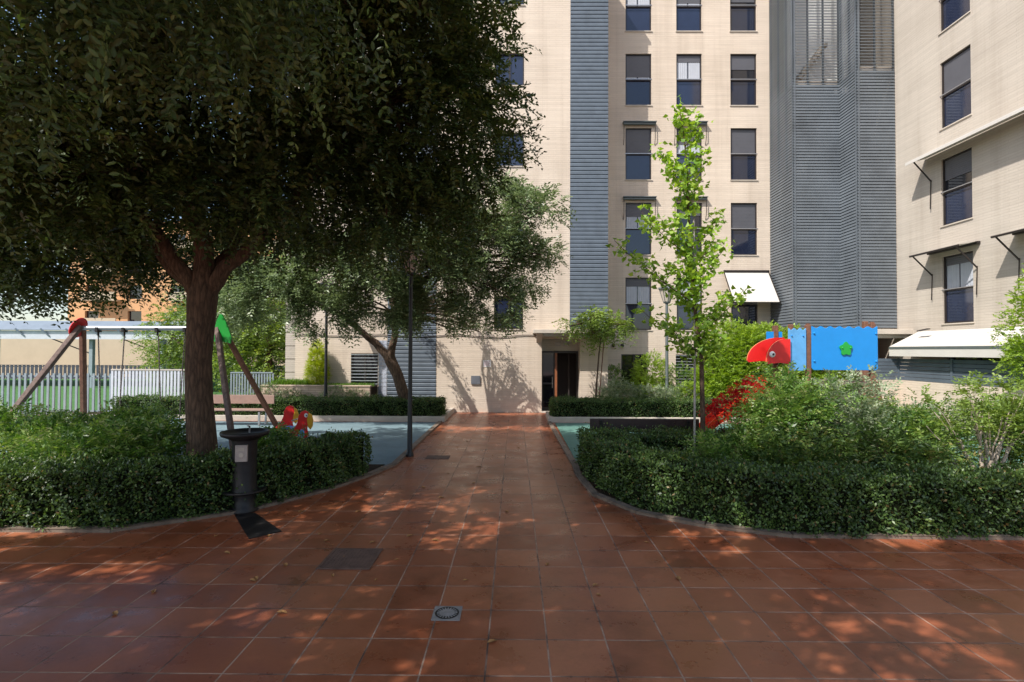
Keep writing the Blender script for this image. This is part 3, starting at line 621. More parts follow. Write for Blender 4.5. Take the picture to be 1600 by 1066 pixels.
# stair tower of open louvres
tw = empty('stair_tower', (0, 0, 0)); tw.parent = bl; tw.location = (0, -Y0, 0)
tw_z0, tw_z1 = 3.0, 19.0
def louvres(a, b, nrm, name='louvre_panel', z0=3.02, z1=19.0):
    side = abs(nrm[0]) > .5
    mb = MB(); a = Vector(a); b = Vector(b); nrm = Vector(nrm); per = .105; n = int((z1 - z0) / per)
    for k in range(n):
        z = z0 + k * per; lo = Vector((0, 0, z)); hi = Vector((0, 0, z + (.090 if z < 11.7 else (.078 if side else .030)))); o = nrm * .022
        mb.add([a + lo + o, b + lo + o, b + hi, a + hi, a + lo + o * .6 - Vector((0, 0, .006)), b + lo + o * .6 - Vector((0, 0, .006)), b + hi - o * .3, a + hi - o * .3],
               [(0, 1, 2, 3), (7, 6, 5, 4), (3, 2, 6, 7), (0, 4, 5, 1)], 0)
    L_ = (b - a).length; m = max(2, int(L_ / .8) + 1)
    for k in range(m + 1):
        p = a.lerp(b, k / m) - nrm * .05; mb.bar(p + Vector((0, 0, z0)), p + Vector((0, 0, z1)), .05, .05, 0, nrm)
    o = mb.build(name, M['louvre'], tw); return o
TX0, TX1, TX2, TY0, TY1 = 9.86, 11.5, 12.76, 17.45, 18.4
louvres((TX0, Y1 - .01, 0), (TX0, TY1, 0), (-1, 0, 0)); louvres((TX0, TY1, 0), (TX1, TY1, 0), (0, -1, 0))
louvres((TX1, TY1 - .01, 0), (TX1, TY0, 0), (-1, 0, 0)); louvres((TX1, TY0, 0), (TX2, TY0, 0), (0, -1, 0))
ins_ = MB()
for k in range(4):
    z = 3.0 + ST * k
    ins_ = MB(); ins_.box(TX0 + .12, TX1 + .1, TY1 + .12, Y1 - .02, z - .0, z + .16); ins_.box(TX1 + .12, TX2, TY0 + .12, TY1 + .3, z, z + .16)
    for j in range(9):   # flights of stairs
        ins_.box(TX0 + .25 + j * .13, TX0 + .38 + j * .13, TY1 + .3, TY1 + 1.2, z + .16 + j * .17, z + .30 + j * .17)
    ins_.build('stair_flight', M['concrete'], tw)
MB().box(TX1 + .12, TX2, TY1 + .4, TY1 + .5, 3.0, 11.6).build('stair_core', M['boxgrey'], tw)
MB().box(TX0 + .15, TX2 - .02, TY1 + .75, TY1 + .9, 11.75, 19).build('added_pale_backing', M['white'], tw)  # pale panel added behind the open louvres to look like a sunlit interior
# entrance under the tower
tc = MB(); tc.box(TX1 - .25, 12.9, 16.75, TY0 - .02, 2.78, 2.95); tc.box(TX1 - .1, 12.76, 16.9, TY0 - .02, 2.66, 2.777); tc.build('canopy', M['concrete'], tw, bevel=.01)
tp = MB(); tp.box(TX0, TX1 + .0, TY1 + .02, TY1 + .2, 0, 3.0); tp.box(TX1, TX1 + .2, TY0, TY1 + .2, 0, 3.0); tp.box(TX1 + .55, TX1 + .7, TY0 + .1, TY0 + .25, 0, 2.99); tp.box(TX1 + .2, 12.77, TY0 + .9, TY0 + 1.0, 0, 2.99); tp.build('porch', M['brick_warm'], tw)
MB().box(TX1 + .75, TX1 + 1.15, TY0 + .84, TY0 + .89, .05, 2.2).build('door', M['darkmetal'], tw)

# right-hand building, facade running towards the camera
XR = 12.78
br_ = empty('apartment_building', (XR, TY0 + 2, 0), 'tall cream rendered apartment facade on the right with rolled awnings and barred blue windows', 'building')
# local u runs towards the camera: world y = TY0+2 - u
def uy(y): return TY0 + 2 - y
rcols = [(uy(15.6), uy(14.55)), (uy(12.85), uy(11.8)), (uy(9.9), uy(8.85))]
rh = [(a, b, 3.06 + ST * k, 5.06 + ST * k) for k in range(6) for a, b in rcols] + [(uy(15.4), uy(13.6), .9, 2.5), (uy(12.4), uy(10.6), .9, 2.5)]
rwl = wall_holes(0, uy(3.0), 0, 24, rh, .14); o = rwl.build('wall', M['render'], br_); o.rotation_euler.z = R(-90)
mb = MB(); mb.quad((0, -19.45 + 3 + 0, 0), (12, -19.45 + 3, 0), (12, -19.45 + 3, 24), (0, -19.45 + 3, 24)); mb.quad((0, -16.45, 24), (12, -16.45, 24), (12, 0, 24), (0, 0, 24)); mb.quad((12, -16.45, 0), (12, 0, 0), (12, 0, 24), (12, -16.45, 24)); mb.build('end_wall', M['render'], br_)
for k in range(6):
    for c, (a, b) in enumerate(rcols):
        window(br_, 0, -(a + b) / 2, 3.06 + ST * k, b - a, 2.0, R(-90), [.25, .62, .97, .97, .5, .8][k], k in (0,), glass='glass')
for a, b in [(uy(15.4), uy(13.6)), (uy(12.4), uy(10.6))]: window(br_, 0, -(a + b) / 2, .9, b - a, 1.6, R(-90), 0, False, True, False, glass='glass_dark')
# long pale awning of the middle row, half wound out
def awning_out(y_far, y_near, z, out, drop, mat='fabric', valance=0.0, name='awning'):
    mb = MB(); ya, yb = -uy(y_far), -uy(y_near)
    mb.add([(-.02, ya, z), (-.02, yb, z), (-out, yb, z - drop), (-out, ya, z - drop), (-.02, ya, z - .02), (-.02, yb, z - .02), (-out, yb, z - drop - .02), (-out, ya, z - drop - .02)],
           [(0, 1, 2, 3), (7, 6, 5, 4), (0, 4, 5, 1), (2, 6, 7, 3), (0, 3, 7, 4), (1, 5, 6, 2)])
    if valance: mb.box(-out - .01, -out + .005, yb, ya, z - drop - valance, z - drop - .022)
    o = mb.build(name, M[mat], br_)
    return o
a1 = awning_out(16.2, 8.0, 8.25, .62, .14, valance=.10)
for yy in (15.95, 11.9): MB().bar((-.58, -uy(yy), 8.08), (-.02, -uy(yy), 7.45), .03, .03).bar((-.03, -uy(yy) , 7.5), (-.06, -uy(yy), 6.6), .02, .02).build('arm', M['darkmetal'], a1)
for y_far, y_near in ((16.05, 14.3), (13.3, 11.5)):
    ya, yb = -uy(y_far), -uy(y_near)
    o = MB().tube([(-.62, ya, 5.15), (-.62, yb, 5.15)], .03).box(-.1, -.01, yb, ya, 5.20, 5.27).build('awning', M['darkmetal'], br_)
    MB().quad((-.1, ya, 5.25), (-.1, yb, 5.25), (-.62, yb, 5.17), (-.62, ya, 5.17)).build('cloth', M['fabric'], o)
    for yy in (ya - .1, yb + .1): MB().bar((-.62, yy, 5.15), (-.02, yy, 4.55), .03, .03).bar((-.02, yy, 4.6), (-.05, yy, 3.8), .018, .018).build('arm', M['darkmetal'], o)
# terrace awning near the ground
a2 = awning_out(16.5, 9.5, 2.86, .95, .48, valance=.30)
MB().box(-.97, -.955, -uy(9.5), -uy(16.5), 2.30, 2.37).build('front_bar', M['lampgrey'], a2)
MB().bar((-.5, -uy(15.9), 2.85), (-.5, -uy(15.5), 2.9), .1, .03).build('bracket', M['darkmetal'], a2)
# terrace wall with grey panels
tr_ = empty('terrace_wall', (12.1, 12, 0), 'low beige terrace wall topped with blue-grey slatted panels under the white awning', 'wall')
mb = MB(); mb.box(0, .15, -8, 4.6, 0, 1.33); mb.box(-.75, -.002, 4.45, 4.6, 0, 1.33); mb.build('base_wall', M['brick'], tr_)
mb = MB()
for k in range(6):
    mb.box(.03, .08, -8, 4.55, 1.34 + k * .112, 1.44 + k * .112); mb.box(-.74, .0, 4.5, 4.55, 1.34 + k * .112, 1.44 + k * .112)
mb.build('panel', M['slat'], tr_)
for yy in (4.5, 2.5, .5, -1.5, -3.5): MB().box(-.0, .028, yy - .03, yy + .03, 1.332, 2.03).build('post', M['slat'], tr_)

# ---------------------------------------------------------------- low terrace wall and lawn at the left of the building
ltw = tag(MB().box(-8.6, -4.9, 17.55, 17.7, 0.1, .95).box(-8.62, -4.88, 17.53, 17.72, .95, 1.0).build('garden_wall', M['brick_warm'], bevel=.01), 'low beige brick garden wall under the small conical conifer', 'wall')
sheet('lawn_strip', [(-8.5, 17.7), (-4.9, 17.7), (-4.9, 18.48), (-8.4, 18.48)], .93, M['soil'], .8)

# ---------------------------------------------------------------- plants
def shrub(name, label, cat, c, r, h, n, mat, L=.07, Wd=.03, sl=.28, nl=9, stems=6, blobs=None, bark='bark', group=None, droop=.3, z0=.03, low=.35):
    root = empty(name, (c[0], c[1], z0), label, cat, group); st = MB()
    h *= (.86 if name == 'feathery_bush' else .94)
    bl_ = blobs or [B(random.uniform(-.45, .45) * r, random.uniform(-.4, .4) * r, h * random.uniform(low + .1, .82), r * random.uniform(.5, .72), None, h * random.uniform(.16, .24)) for _ in range(7)] + [B(0, 0, h * .5, r * .8, None, h * .42)]
    for k in range(stems):
        b = bl_[k % len(bl_)]; branch(st, (random.uniform(-.12, .12), random.uniform(-.1, .1), 0), (b[0], b[1], b[2] + b[5] * .3), .018, .006, .05, 5, .1, 5)
    st.build('stems', M[bark], root)
    A, O = blob_pts(bl_, n, .6); keep = A[:, 2] > .08; A, O = A[keep], O[keep]
    T = O * .8 + np.array([0, 0, .45]) + rng.normal(0, .35, A.shape)
    P, D, Nn, LL, WW, var = sprigs(A, T, sl * rng.uniform(.7, 1.2, len(A)), nl, L, Wd, droop)
    leaf_obj('foliage', P, D, Nn, LL, WW, M[mat], root, var)
    return root
# right bed
g1 = 'tall leafy bushes in the right bed'
shrub('leafy_bush', 'tall green bush right under the blue play panel', 'bush', (4.55, 8.55), .75, 1.97, 1000, 'l_nandina', group=g1)
shrub('leafy_bush', 'dense green bush beside the red slide, left of the blue play panel', 'bush', (4.02, 8.5), .55, 1.45, 600, 'l_nandina', group=g1)
shrub('leafy_bush', 'leafy bush below the right end of the blue play panel', 'bush', (5.45, 8.5), .72, 1.86, 900, 'l_silver', L=.06, group=g1)
shrub('leafy_bush', 'yellowish bush in front of the brown play tower leg', 'bush', (6.15, 8.9), .6, 1.5, 600, 'l_bright', L=.06, group=g1)
shrub('leafy_bush', 'dark low bush in front of the hedge-side stems, left of the pale-stemmed shrub', 'bush', (5.6, 7.65), .8, 1.1, 650, 'l_hedge', L=.085, Wd=.03, group=g1)
shrub('leafy_bush', 'low dark bush at the foot of the tall green bush, behind the curved hedge', 'bush', (4.2, 7.75), .8, 1.1, 650, 'l_hedge', L=.085, Wd=.03, group=g1)
shrub('leafy_bush', 'small low bush at the foot of the young fan-leaved tree', 'bush', (3.25, 8.2), .5, .85, 350, 'l_nandina', group=g1)
shrub('leafy_bush', 'bush at the right edge of the photo behind the hedge', 'bush', (8.0, 8.0), .65, 1.55, 700, 'l_nandina', group=g1)
shrub('leafy_bush', 'mid-height bush between the play tower leg and the pale-stemmed shrub', 'bush', (6.35, 8.2), .65, 1.42, 700, 'l_nandina', group=g1)
shrub('leafy_bush', 'light green bush right behind the pale-stemmed shrub', 'bush', (7.3, 9.2), .75, 1.3, 700, 'l_silver', L=.06, group=g1)
shrub('leafy_bush', 'low green bush below the pale forked stems', 'bush', (7.9, 7.4), .5, .8, 300, 'l_nandina', group=g1)
shrub('leafy_bush', 'light bush against the brick terrace wall, second from the right', 'bush', (8.6, 9.2), .8, 1.55, 750, 'l_nandina', group=g1)
# pale-stemmed open shrub
ps = empty('open_shrub', (6.95, 7.75, .03), 'open shrub with pale forked stems and light green leaf tufts', 'bush'); st = MB(); tips = []
for k, (dx, dy, hz) in enumerate([(-.55, .1, 1.35), (-.25, -.1, 1.6), (.15, .15, 1.75), (.5, 0, 1.6), (.8, .1, 1.3), (-.85, .05, 1.0), (1.0, -.1, .95), (.0, -.2, 1.2)]):
    m_ = Vector((dx * .45, dy * .5, hz * .5)); branch(st, (random.uniform(-.06, .06), 0, 0), m_, .036, .024, .04, 4, .06, 7)
    for j in range(3):
        e = Vector((dx + random.uniform(-.22, .22), dy + random.uniform(-.2, .2), hz + random.uniform(-.2, .12))); branch(st, m_, e, .017, .006, .05, 4, .08, 5); tips.append(e)
        tips.append(m_.lerp(e, .6))
st.build('stems', M['bark_pale'], ps)
bb = [B(t.x, t.y, t.z, .2, .2, .14) for t in tips]; A, O = blob_pts(bb, 620, .9)
P, D, Nn, LL, WW, var = sprigs(A, O + np.array([0, 0, .5]) + rng.normal(0, .3, A.shape), .2, 8, .065, .028, .3); leaf_obj('foliage', P, D, Nn, LL, WW, M['l_bright'], ps, var)
shrub('red_leaved_shrub', 'shrub with bright red leaves at the foot of the play slide', 'shrub', (4.0, 9.55), .5, 1.35, 430, 'l_red', L=.05, Wd=.03, sl=.14, nl=8, blobs=[B(-.36, 0, 1.0, .2), B(-.15, 0, 1.14, .22), B(.05, 0, 1.28, .22), B(.25, 0, 1.4, .24), B(.45, 0, 1.5, .2), B(.15, 0, 1.05, .16)])
# left bed
g2 = 'low feathery bushes in the left bed'
for lb, c, r, h, n in [('bright feathery bush at the left edge of the photo, sunlit on top', (-6.6, 7.7), .8, 1.12, 750), ('feathery bush below the leaning wooden swing leg', (-7.7, 8.6), .9, 1.2, 650),
                       ('dark feathery bush just left of the thick trunk', (-5.6, 8.0), .75, 1.2, 700), ('feathery bush reaching up toward the swing chains', (-6.6, 8.9), .8, 1.38, 650),
                       ('low shaded bush right of the thick trunk, behind the fountain', (-4.1, 8.9), .5, .85, 350), ('long-leaved bush in front of the upright swing post', (-8.9, 9.2), .8, 1.3, 450)]:
    shrub('feathery_bush', lb, 'bush', c, r, h, n, 'l_nandina', L=.085, Wd=.028, group=g2)

def round_bush(name, label, blobs, n, mat, loc, L=.05, Wd=.03, cat='bush', stem=True):
    root = empty(name, loc, label, cat)
    A, O = blob_pts(blobs, n, .35); T = O + rng.normal(0, .45, A.shape) + np.array([0, 0, .3])
    P, D, Nn, LL, WW, var = sprigs(A, T, .13, 7, L, Wd, .2); keep = P[:, 2] > 0
    leaf_obj('foliage', P[keep], D[keep], Nn[keep], LL[keep], WW[keep], M[mat], root, var[keep])
    if stem:
        s = MB()
        for b in blobs[:8]: branch(s, (b[0] * .3, b[1] * .3, 0), (b[0], b[1], b[2]), .03, .012, .02, 4, .05, 6)
        s.build('stems', M['bark'], root)
    return root
round_bush('laurel_bush', 'large bright green bush rising behind the red play panel up to the grey stair tower', [B(-.6, 0, 1.1, 1.0, .8, 1.1), B(.2, 0, 1.4, 1.1, .8, 1.35), B(-.3, 0, 2.2, .9, .7, .9), B(.8, 0, 2.0, 1.0, .7, 1.0), B(1.7, 0, 1.7, 1.0, .7, 1.15), B(2.7, 0, 1.6, 1.0, .7, 1.1), B(-.7, 0, .7, .8, .7, .7)], 13000, 'l_laurel', (7.6, 17.5, .1), L=.08, Wd=.04)
round_bush('clipped_bush', 'rounded bright green bush behind the grey street lamp post', [B(0, 0, 1.15, .66, .6, .85), B(.1, 0, .6, .7, .6, .6)], 2600, 'l_laurel', (4.75, 18.2, .1))
round_bush('clipped_bush', 'dark green bush between the lamp post and the young fan-leaved tree', [B(0, 0, .9, .6, .5, .75), B(.3, 0, .5, .6, .5, .5)], 1300, 'l_nandina', (5.65, 17.9, .1))
round_bush('golden_conifer', 'small golden yellow conifer behind the young fan-leaved tree', [B(0, 0, .9, .35, .35, .95), B(0, 0, .5, .42, .42, .5)], 1500, 'l_thuja', (6.5, 17.9, .1), .035, .015, 'conifer')
round_bush('low_shrub', 'sprawling green shrub in the bed beneath the slender entrance tree', [B(0, 0, .6, .6, .5, .5), B(.5, .1, .45, .5, .4, .45), B(-.4, 0, .4, .5, .4, .4)], 900, 'l_silver', (3.55, 17.75, .1), .07, .03)
round_bush('low_shrub', 'olive yellow shrub against the wall beside the entrance', [B(0, 0, .9, .45, .3, .7), B(.15, 0, .5, .5, .3, .5)], 700, 'l_nandina', (3.6, 18.9, .1), .06, .03)
round_bush('low_shrub', 'pale flowering shrub in front of the ground floor window', [B(0, 0, .5, .6, .4, .45), B(.6, 0, .45, .55, .4, .4), B(1.2, .1, .5, .5, .4, .5)], 1000, 'l_silver', (4.5, 17.3, .1), .07, .03)
round_bush('low_shrub', 'yellow green shrub under the laurel behind the clipped hedge', [B(0, 0, .55, .6, .4, .5), B(.7, 0, .6, .6, .4, .5), B(1.4, 0, .5, .6, .4, .5)], 1900, 'l_laurel', (5.9, 17.25, .1), .07, .03)
round_bush('conical_conifer', 'small bright green conical conifer on the garden wall bed', [B(0, 0, .42, .36, .34, .45), B(0, 0, .8, .30, .28, .5), B(0, 0, 1.15, .2, .2, .42)], 2600, 'l_thuja', (-6.9, 18.08, .93), .045, .018, 'conifer')
round_bush('wall_shrub', 'wiry dark shrub hanging over the garden wall near the barred window', [B(0, 0, .45, .6, .25, .4), B(.6, 0, .4, .5, .25, .35)], 500, 'l_olive', (-5.9, 17.3, .12), .06, .02)
round_bush('wall_shrub', 'wiry shrub against the garden wall left of the black post', [B(0, 0, .5, .6, .25, .4), B(.7, 0, .4, .5, .25, .35)], 500, 'l_olive', (-8.2, 17.3, .12), .06, .02)
# ground cover grass strip (nobody could count it)
k = 2600; P = np.column_stack([rng.uniform(-8.4, -4.95, k), rng.uniform(17.72, 18.4, k), np.full(k, .93)]); P[:, 2] += 0
hgt = np.where(P[:, 0] < -7.1, .26, .12) * rng.uniform(.6, 1.2, k)
tag(leaf_obj('grass', P, np.array([0, 0, 1.]) + rng.normal(0, .3, (k, 3)), rng.normal(0, 1, (k, 3)), hgt, .03, M['l_grass']), kind='stuff', label='bright green grass and ground cover on the garden wall bed', cat='grass')

# ---------------------------------------------------------------- trees
def tree(name, label, base, trunk, limbs, blobs, n, mat, L, Wd, sl, nl, bark='bark', droop=.35, group=None, shell=.55, hang=0.0, r0=.25, clump=0, cw=4.0):
    root = empty(name, base, label, 'tree', group); tb = MB()
    tb.tube([t[:3] for t in trunk], [t[3] for t in trunk], 14)
    for a, b, ra, rb in limbs: branch(tb, a, b, ra, rb, .12, 7, .10, 9)
    # secondary limbs into every clump
    hubs = [Vector(b) for a, b, ra, rb in limbs] or [Vector(trunk[-1][:3])]
    for b in blobs:
        c = Vector(b[:3]); h = min(hubs, key=lambda q: (q - c).length)
        for j in range(3):
            e = c + Vector((random.uniform(-.6, .6) * b[3], random.uniform(-.6, .6) * b[4], random.uniform(-.4, .6) * b[5])); branch(tb, h, e, .045, .012, .1, 5, .12, 6)
    tb.build('trunk', M[bark], root)
    A, O = blob_pts(blobs, n, shell)
    if clump:          # leaves gather on boughs: leave open pockets between them
        f = np.sin(A[:, 0] * cw + 1.3 * np.sin(A[:, 1] * cw * .7)) + np.sin(A[:, 1] * cw * 1.1 + 1.1 * np.sin(A[:, 2] * cw)) + np.sin(A[:, 2] * cw * 1.2 + A[:, 0] * cw * .5)
        kp = f > clump; A, O = A[kp], O[kp]
    T = O * .7 + rng.normal(0, .5, A.shape) + np.array([0, 0, -hang])
    P, D, Nn, LL, WW, var = sprigs(A, T, sl * rng.uniform(.7, 1.25, len(A)), nl, L, Wd, droop)
    leaf_obj('crown', P, D, Nn, LL, WW, M[mat], root, var)
    return root
# the big dark tree
BA = [B(0, 0, 6.3, 2.8, 2.6, 2.2), B(2.9, 0, 6.6, 2.0, 1.9, 2.0), B(2.3, .2, 5.1, 1.9, 1.6, 1.35), B(-2.7, 0, 5.0, 2.2, 2.0, 1.7), B(-4.6, .5, 4.8, 2.1, 2, 1.6), B(-.9, -1.3, 4.9, 1.9, 1.6, 1.3), B(1.0, -1.6, 6.6, 2.0, 1.6, 1.7),
      B(-2.6, -2.3, 5.6, 2.0, 1.7, 1.5), B(1.2, 1.6, 4.9, 1.9, 1.5, 1.2), B(-1.7, 2.0, 4.8, 2.0, 1.6, 1.4), B(-2.4, .2, 3.7, 1.6, 1.3, .75), B(-4.2, .6, 3.6, 1.5, 1.4, .7), B(3.8, .1, 5.7, 1.25, 1.2, 1.5), B(3.3, -.3, 7.1, 1.2, 1.2, 1.1), B(3.1, -1.6, 7.6, 1.8, 1.7, 1.2), B(1.2, -3.0, 8.0, 2.1, 1.7, 1.2), B(-.4, -2.6, 7.6, 2.2, 1.8, 1.3), B(3.4, .6, 4.3, 1.0, 1.0, .7), B(1.0, -1.0, 4.35, 1.2, .9, .65), B(-1.2, -1.0, 4.3, 1.2, .9, .65), B(.4, -3.2, 6.9, 1.8, 1.3, 1.0)]
tree('carob_tree', 'big dark leafy tree with a thick brown trunk rising behind the left hedge', (-4.82, 8.0, .03),
     [(0, 0, -.05, .29), (0.03, 0, .3, .232), (0, 0, .8, .206), (-.05, 0, 1.4, .19), (-.07, 0, 2.0, .184), (-.04, 0, 2.6, .195), (-.02, 0, 3.0, .215), (0, 0, 3.35, .18)],
     [((-.05, 0, 2.95), (-1.5, .2, 4.2), .15, .06), ((0, 0, 3.0), (1.2, .1, 4.3), .14, .06), ((0, 0, 3.2), (-.1, -.4, 5.2), .17, .07), ((0, 0, 3.1), (.5, .9, 4.6), .12, .05), ((-.1, 0, 3.0), (-.9, -.9, 4.6), .13, .05), ((-1.5, .2, 4.2), (-3.6, .3, 4.9), .07, .04), ((1.2, .1, 4.3), (2.8, 0, 6), .07, .04)],
     BA, 35000, 'l_carob', .090, .042, .34, 12, shell=.65, hang=.05, clump=-1.45, cw=3.6)
# its neighbour, standing behind the camera, whose low boughs hang into the upper left of the view
BC = [B(0, 0, 6.4, 2.6, 2.4, 1.8), B(2.4, .6, 6.6, 2.3, 2.0, 1.5), B(-2.2, .4, 6, 2.2, 2, 1.6), B(.6, 2.6, 6.2, 2.2, 1.6, 1.4), B(3.2, 2.6, 6.7, 1.9, 1.6, 1.1), B(5.4, .2, 6.7, 2.1, 1.9, 1.2), B(4.7, 2.6, 7.0, 1.6, 1.3, 1.0), B(-2.5, 2.8, 5.8, 2, 1.6, 1.4), B(-4.3, 1.4, 5.8, 2, 1.8, 1.3), B(1.0, -1.4, 6.2, 2.4, 1.8, 1.4), B(4.0, -1.2, 6.6, 2.2, 1.7, 1.3), B(-2.0, -1.6, 5.8, 2.2, 1.7, 1.3), B(2.0, 4.0, 7.2, 1.9, 1.3, 1.1)]
HG = [B(1.9, 2.7, 4.35, .9, .7, .75), B(.9, 2.9, 4.1, .8, .7, .9), B(2.9, 3.0, 4.6, .8, .7, .7), B(.1, 3.2, 3.7, .8, .6, 1.0), B(2.3, 3.4, 4.7, .9, .6, .8)]
cr = tree('carob_tree', 'overhanging dark tree standing nearest, its low boughs filling the upper left corner', (-4.4, .2, .0),
     [(0, 0, -.05, .3), (0, 0, 1.2, .22), (.05, .1, 2.6, .21), (.1, .1, 3.2, .2)],
     [((.1, .1, 3.1), (1.6, 1.4, 5.2), .13, .06), ((.1, .1, 3.1), (-1.6, .8, 5), .12, .05), ((.1, .1, 3.1), (.3, 1.9, 5), .12, .05), ((1.6, 1.4, 5.2), (4.6, 1.0, 6.4), .07, .04)],
     BC, 25000, 'l_carob', .13, .065, .30, 11, shell=.7, hang=.2, clump=.05, cw=2.5)
A, O = blob_pts(HG, 1000, .95)
P, D, Nn, LL, WW, var = sprigs(A, O * .4 + rng.normal(0, .3, A.shape) + np.array([0, 0, -.9]), .40, 13, .060, .026, .2)
leaf_obj('hanging_boughs', P, D, Nn, LL, WW, M['l_carob'], cr, var, hexa=True)
# second tree in the bed by the building
ob_ = Vector((-3.45, 16.6, .1))
def OB(px, py, y, r, ry=None, rz=None):
    q = W(px, py, y) - ob_; return (q.x, q.y, q.z, r, ry or r * .85, rz or r * .8)
BB_ = [OB(785, 335, 14.2, 1.15), OB(815, 425, 14.3, .85), OB(735, 430, 14.2, 1.05), OB(650, 335, 13.3, 1.35), OB(590, 410, 13.8, 1.3), OB(520, 410, 14, 1.3), OB(450, 440, 14.3, 1.2), OB(395, 455, 14.6, 1.1), OB(355, 480, 15.5, .9), OB(555, 480, 14.6, .8), OB(710, 490, 14.2, .55), OB(640, 475, 14.3, .8), OB(835, 330, 13.5, .75), OB(780, 480, 14.0, .65), OB(690, 400, 13.6, 1.1), OB(740, 370, 13.6, 1.1), OB(620, 470, 13.9, .8), OB(500, 490, 14.1, .75), OB(840, 400, 13.8, .6), ] + [(x0 + 3.45 + (x1 - x0) * t, .4, z0 - .1 + (z1 - z0) * t, .10, .12, .16) for x0, z0, x1, z1 in ((-4.5, 4.9, -3.35, 2.75), (-2.85, 5.3, -2.0, 2.9), (-1.85, 4.2, -1.1, 2.8)) for t in np.linspace(0, 1, 6)]
OLD_ = [B(0, 0, 5.6, 2.3, 1.6, 1.8), B(2.4, -.2, 5.2, 1.8, 1.4, 1.5), B(3.5, -.4, 4.6, 1.35, 1.1, 1.15), B(1.6, -.6, 4.0, 1.3, 1.0, .8), B(-2.0, -.4, 4.8, 1.9, 1.4, 1.4), B(-3.6, -.6, 4.2, 1.7, 1.3, 1.2), B(-.6, -1.0, 4.1, 1.4, 1.1, .75), B(-2.6, -1.2, 3.6, 1.3, 1.0, .6), B(4.0, -.5, 3.7, .8, .8, .55), B(-4.4, -.4, 3.6, 1.2, 1.1, .9), B(2.8, -.9, 3.55, .8, .7, .45), B(.2, 0, 7.2, 1.8, 1.4, 1.0)]
tree('olive_tree', 'grey-green leaning tree forking above the hedge in front of the slatted wall', (-3.45, 16.6, .1),
     [(0, 0, -.1, .23), (-.05, 0, .5, .19), (-.3, 0, 1.3, .175), (-.55, 0, 1.8, .19)],
     [((-.55, 0, 1.75), (-1.6, -.5, 2.9), .15, .08), ((-.5, 0, 1.75), (-.25, -.6, 3.2), .14, .08), ((-1.6, -.5, 2.9), (-3.2, -1.2, 3.7), .08, .04), ((-.25, -.6, 3.2), (1.4, -2.1, 4.4), .08, .04)],
     BB_, 20000, 'l_olive', .11, .040, .36, 10, shell=.65, clump=-.35, cw=4.2)
# young ginkgo with stake, drawn branch by branch
gk = empty('fan_leaved_tree', (3.22, 9.0, .03), 'young slender tree with bright yellow-green fan leaves, standing in the right bed', 'tree'); gb_ = Vector((3.22, 9.0, .03))
tr2 = MB(); tpts = [(0, 0, -.05), (.02, 0, 1.0), (0, 0, 2.0), (-.12, 0, 3.0), (-.2, 0, 4.2), (-.24, .02, 5.4), (-.33, .0, 6.25)]; tr2.tube(tpts, [.05, .043, .038, .028, .02, .013, .006], 9)
tipspx = [(1062, 172, 0), (1085, 200, .1), (1030, 238, .2), (1098, 235, -.1), (1050, 262, -.2), (1085, 285, .2), (960, 376, -.3), (985, 392, -.2), (1002, 330, .3), (1010, 345, .1), (1120, 340, .3), (1132, 388, -.2), (1118, 372, .2), (1045, 415, .2), (1060, 350, -.3), (1163, 452, .2), (1140, 460, .0), (1000, 482, .2), (1030, 490, -.3), (1046, 520, .2), (1122, 485, .3), (1128, 528, -.2), (1105, 505, -.3), (1060, 450, .3), (1100, 430, -.3), (1072, 310, .2), (1075, 400, -.2)]
BL = []
def trunk_at(z):
    for a, b in zip(tpts[:-1], tpts[1:]):
        if a[2] <= z <= b[2]: t = (z - a[2]) / (b[2] - a[2]); return Vector(a).lerp(Vector(b), t)
    return Vector(tpts[-1])
AP = []; AT = []
for px, py, dy in tipspx:
    e = W(px, py, 9.0 + dy) - gb_; e_r = (e - trunk_at(min(e.z, 6.2))).length; s0 = trunk_at(max(1.9, e.z - .25 - e_r * .55))
    pts = branch(tr2, s0, e, .014, .004, -.08, 6, .06, 5)
    for i in range(1, len(pts)):
        for j in range(2 + i):
            q_ = pts[i - 1].lerp(pts[i], random.random()); AP.append(q_ + Vector((random.gauss(0, .07), random.gauss(0, .1), random.gauss(0, .06)))); AT.append((random.gauss(0, 1), random.gauss(0, 1), random.gauss(.1, .6)))
for i in range(80):
    z = random.uniform(2.2, 6.35); q_ = trunk_at(min(z, 6.2)); AP.append(q_ + Vector((random.gauss(0, .12), random.gauss(0, .14), 0))); AT.append((random.gauss(0, 1), random.gauss(0, 1), random.gauss(.1, .5)))
tr2.build('trunk', M['bark'], gk)
AP = np.array(AP); AT = unit(np.array(AT)); k = 3; P = np.repeat(AP, k, 0) + rng.normal(0, .045, (len(AP) * k, 3)); D = np.repeat(AT, k, 0) + rng.normal(0, .6, (len(AP) * k, 3)) + np.array([0, 0, -.25])
leaf_obj('crown', P, D, np.array([0, 0, 1.]) + rng.normal(0, .7, P.shape), rng.uniform(.06, .095, len(P)), rng.uniform(.085, .13, len(P)), M['l_ginkgo'], gk, None, wpos=.82, fold=.18)
tag(MB().tube([(3.10, 9.02, .0), (3.11, 9.02, 2.0), (3.10, 9.02, 4.5)], [.022, .02, .018], 8).build('tree_stake', M['stake']), 'thin pale stake standing against the young fan-leaved tree', 'stake')
